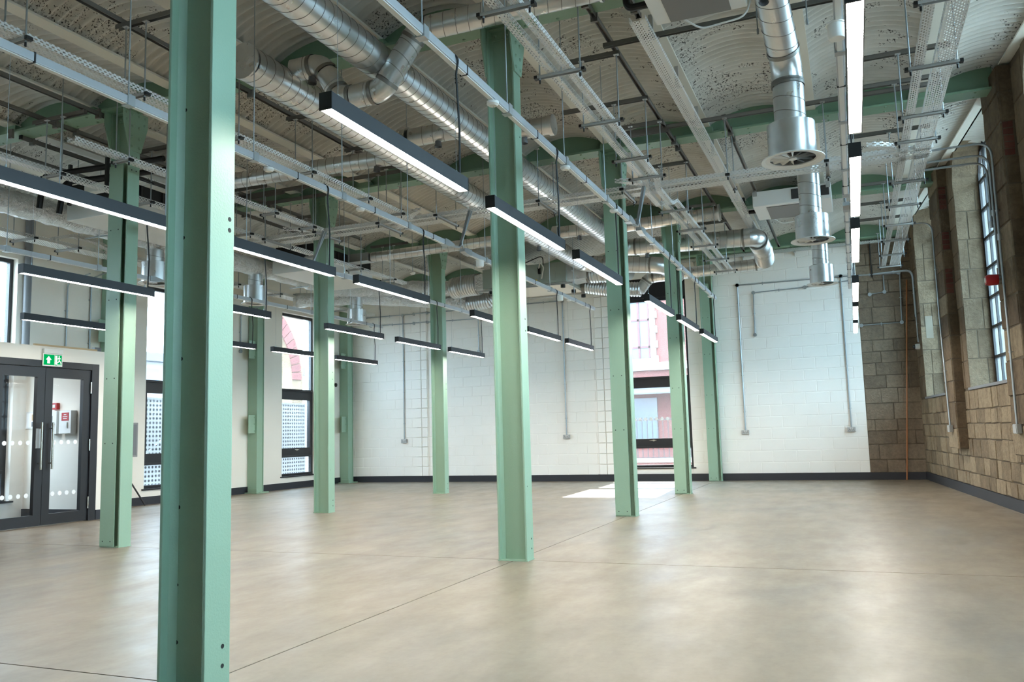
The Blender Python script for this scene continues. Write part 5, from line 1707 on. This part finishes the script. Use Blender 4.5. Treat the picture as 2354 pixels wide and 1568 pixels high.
# beyond the left windows
ob = thing('office_block', 'pale flat roofed block far beyond the left windows', 'building', (-46, 40, -0.6))
MB().box(-58, -46, 25, 62, -0.6, 6.9).build('walls', 'ext_render', ob)
MB().box(-59, -45.4, 24, 63, 6.9, 7.5).build('roof_edge', 'ext_slate', ob)
for k in range(9):
    y = 27 + k * 4
    MB().box(-46, -45.9, y, y + 2.6, 4.9, 6.4).build('window', 'ext_glass', ob)
    MB().box(-46, -45.9, y, y + 2.6, 1.2, 2.9).build('window', 'ext_glass', ob)
ar = thing('stone_arch', 'freestanding stone wall with red brick arch outside left window', 'arch', (-16, 20, -0.6))
yc, R1, zs = 19.2, 2.02, 2.9
pier = MB().box(-16.4, -16.0, yc + R1, 21.75, -0.6, 6.0).box(-16.4, -16.0, yc - R1 - 0.6, yc - R1, -0.6, 6.0)
n = 16
for k in range(n):
    a0, a1 = math.pi * k / n, math.pi * (k + 1) / n
    ya, yb2 = yc + R1 * math.cos(a0), yc + R1 * math.cos(a1)
    za, zb2 = zs + R1 * math.sin(a0), zs + R1 * math.sin(a1)
    pier.hexa([V(-16.4, ya, za), V(-16.0, ya, za), V(-16.0, yb2, zb2), V(-16.4, yb2, zb2), V(-16.4, ya, 6.0), V(-16.0, ya, 6.0), V(-16.0, yb2, 6.0), V(-16.4, yb2, 6.0)])
pier.build('stone_wall', 'jamb_stone', ar)
for k in range(28):
    a0, a1 = math.pi * (k + 0.06) / 28, math.pi * (k + 0.94) / 28
    q = [(yc + r_ * math.cos(a_), zs + r_ * math.sin(a_)) for r_, a_ in ((R1 - 0.02, a0), (R1 + 0.42, a0), (R1 + 0.42, a1), (R1 - 0.02, a1))]
    MB().prism(q, (-16.0, 0, 0), (0, 1, 0), (0, 0, 1), (1, 0, 0), 0.04).build('arch_brick', 'ext_brick', ar)
for (y0, y1, lab) in ((9.2, 13.4, 'perforated white screen outside the window behind nearest column'), (13.45, 17.6, 'perforated white screen outside the left window by the corner'), (5.0, 9.15, 'perforated white screen outside the lobby window')):
    t = thing('perforated_screen', lab, 'screen', (-12.6, y0, -0.6), 'perforated screens outside the left windows')
    MB().face([V(-12.6, y0, -0.55), V(-12.6, y1, -0.55), V(-12.6, y1, 1.9), V(-12.6, y0, 1.9)], 0, [(0, 0), (y1 - y0, 0), (y1 - y0, 2.45), (0, 2.45)]).build('sheet', 'screen_perforated', t)
    for y in (y0 + 0.02, y1 - 0.02):
        MB().box(-12.68, -12.61, y - 0.02, y + 0.02, -0.6, 1.9).build('post', 'ext_render', t)
    MB().box(-12.66, -12.58, y0, y1, 1.9, 1.94).build('top_rail', 'ext_render', t)
st = thing('fire_stair', 'dark steel stair outside behind the perforated screens', 'stair', (-14, 12, -0.6))
for k in range(12):
    MB().box(-14.3, -13.3, 11.0 + k * 0.28, 11.3 + k * 0.28, -0.5 + k * 0.19, -0.46 + k * 0.19).build('tread', 'frame_dark', st)
MB().beam((-13.3, 11, -0.55), (-13.3, 14.4, 1.75), 0.05, 0.2).build('stringer', 'frame_dark', st)
for y in (12.2, 13.4, 14.4):
    MB().box(-13.34, -13.26, y - 0.04, y + 0.04, -0.6, 2.4).build('post', 'frame_dark', st)

ol = thing('added_wing', 'pale rendered wing added to dim the sky behind arched windows', 'building', (6, 26, -0.6))  # added building, blocks bright sky behind the stone wall panes
MB().box(2.1, 16, 26, 34, -0.6, 11.0).build('walls', 'ext_render', ol)
for k in range(4):
    for z in (1.0, 4.5, 8.0):
        MB().box(3.2 + k * 2.6, 4.6 + k * 2.6, 25.92, 26.0, z, z + 1.8).build('window', 'ext_glass', ol)
# fill light added to brighten the lobby interior
t = thing('lobby_fill_light', 'square fill light added to brighten the glazed lobby', 'fill light', (-10.8, 7.6, 2.26))
MB().box(-11.1, -10.5, 7.3, 7.9, 2.262, 2.28).build('housing', 'casing_white', t)
MB().box(-11.07, -10.53, 7.33, 7.87, 2.255, 2.262).build('diffuser', 'lobby_fill', t)

fe = thing('dark_backdrop', 'added dark backdrop outside behind the perforated screens', 'backdrop', (-15.2, 12, -0.6))  # dark sheet added so the screen holes read dark
for k in range(30):
    MB().box(-15.25, -15.2, 2 + k * 0.9, 2.88 + k * 0.9, -0.6, 2.1).build('panel', 'frame_dark', fe)
MB().box(-15.2, -15.15, 2, 29, 1.8, 1.9).build('rail', 'frame_dark', fe)
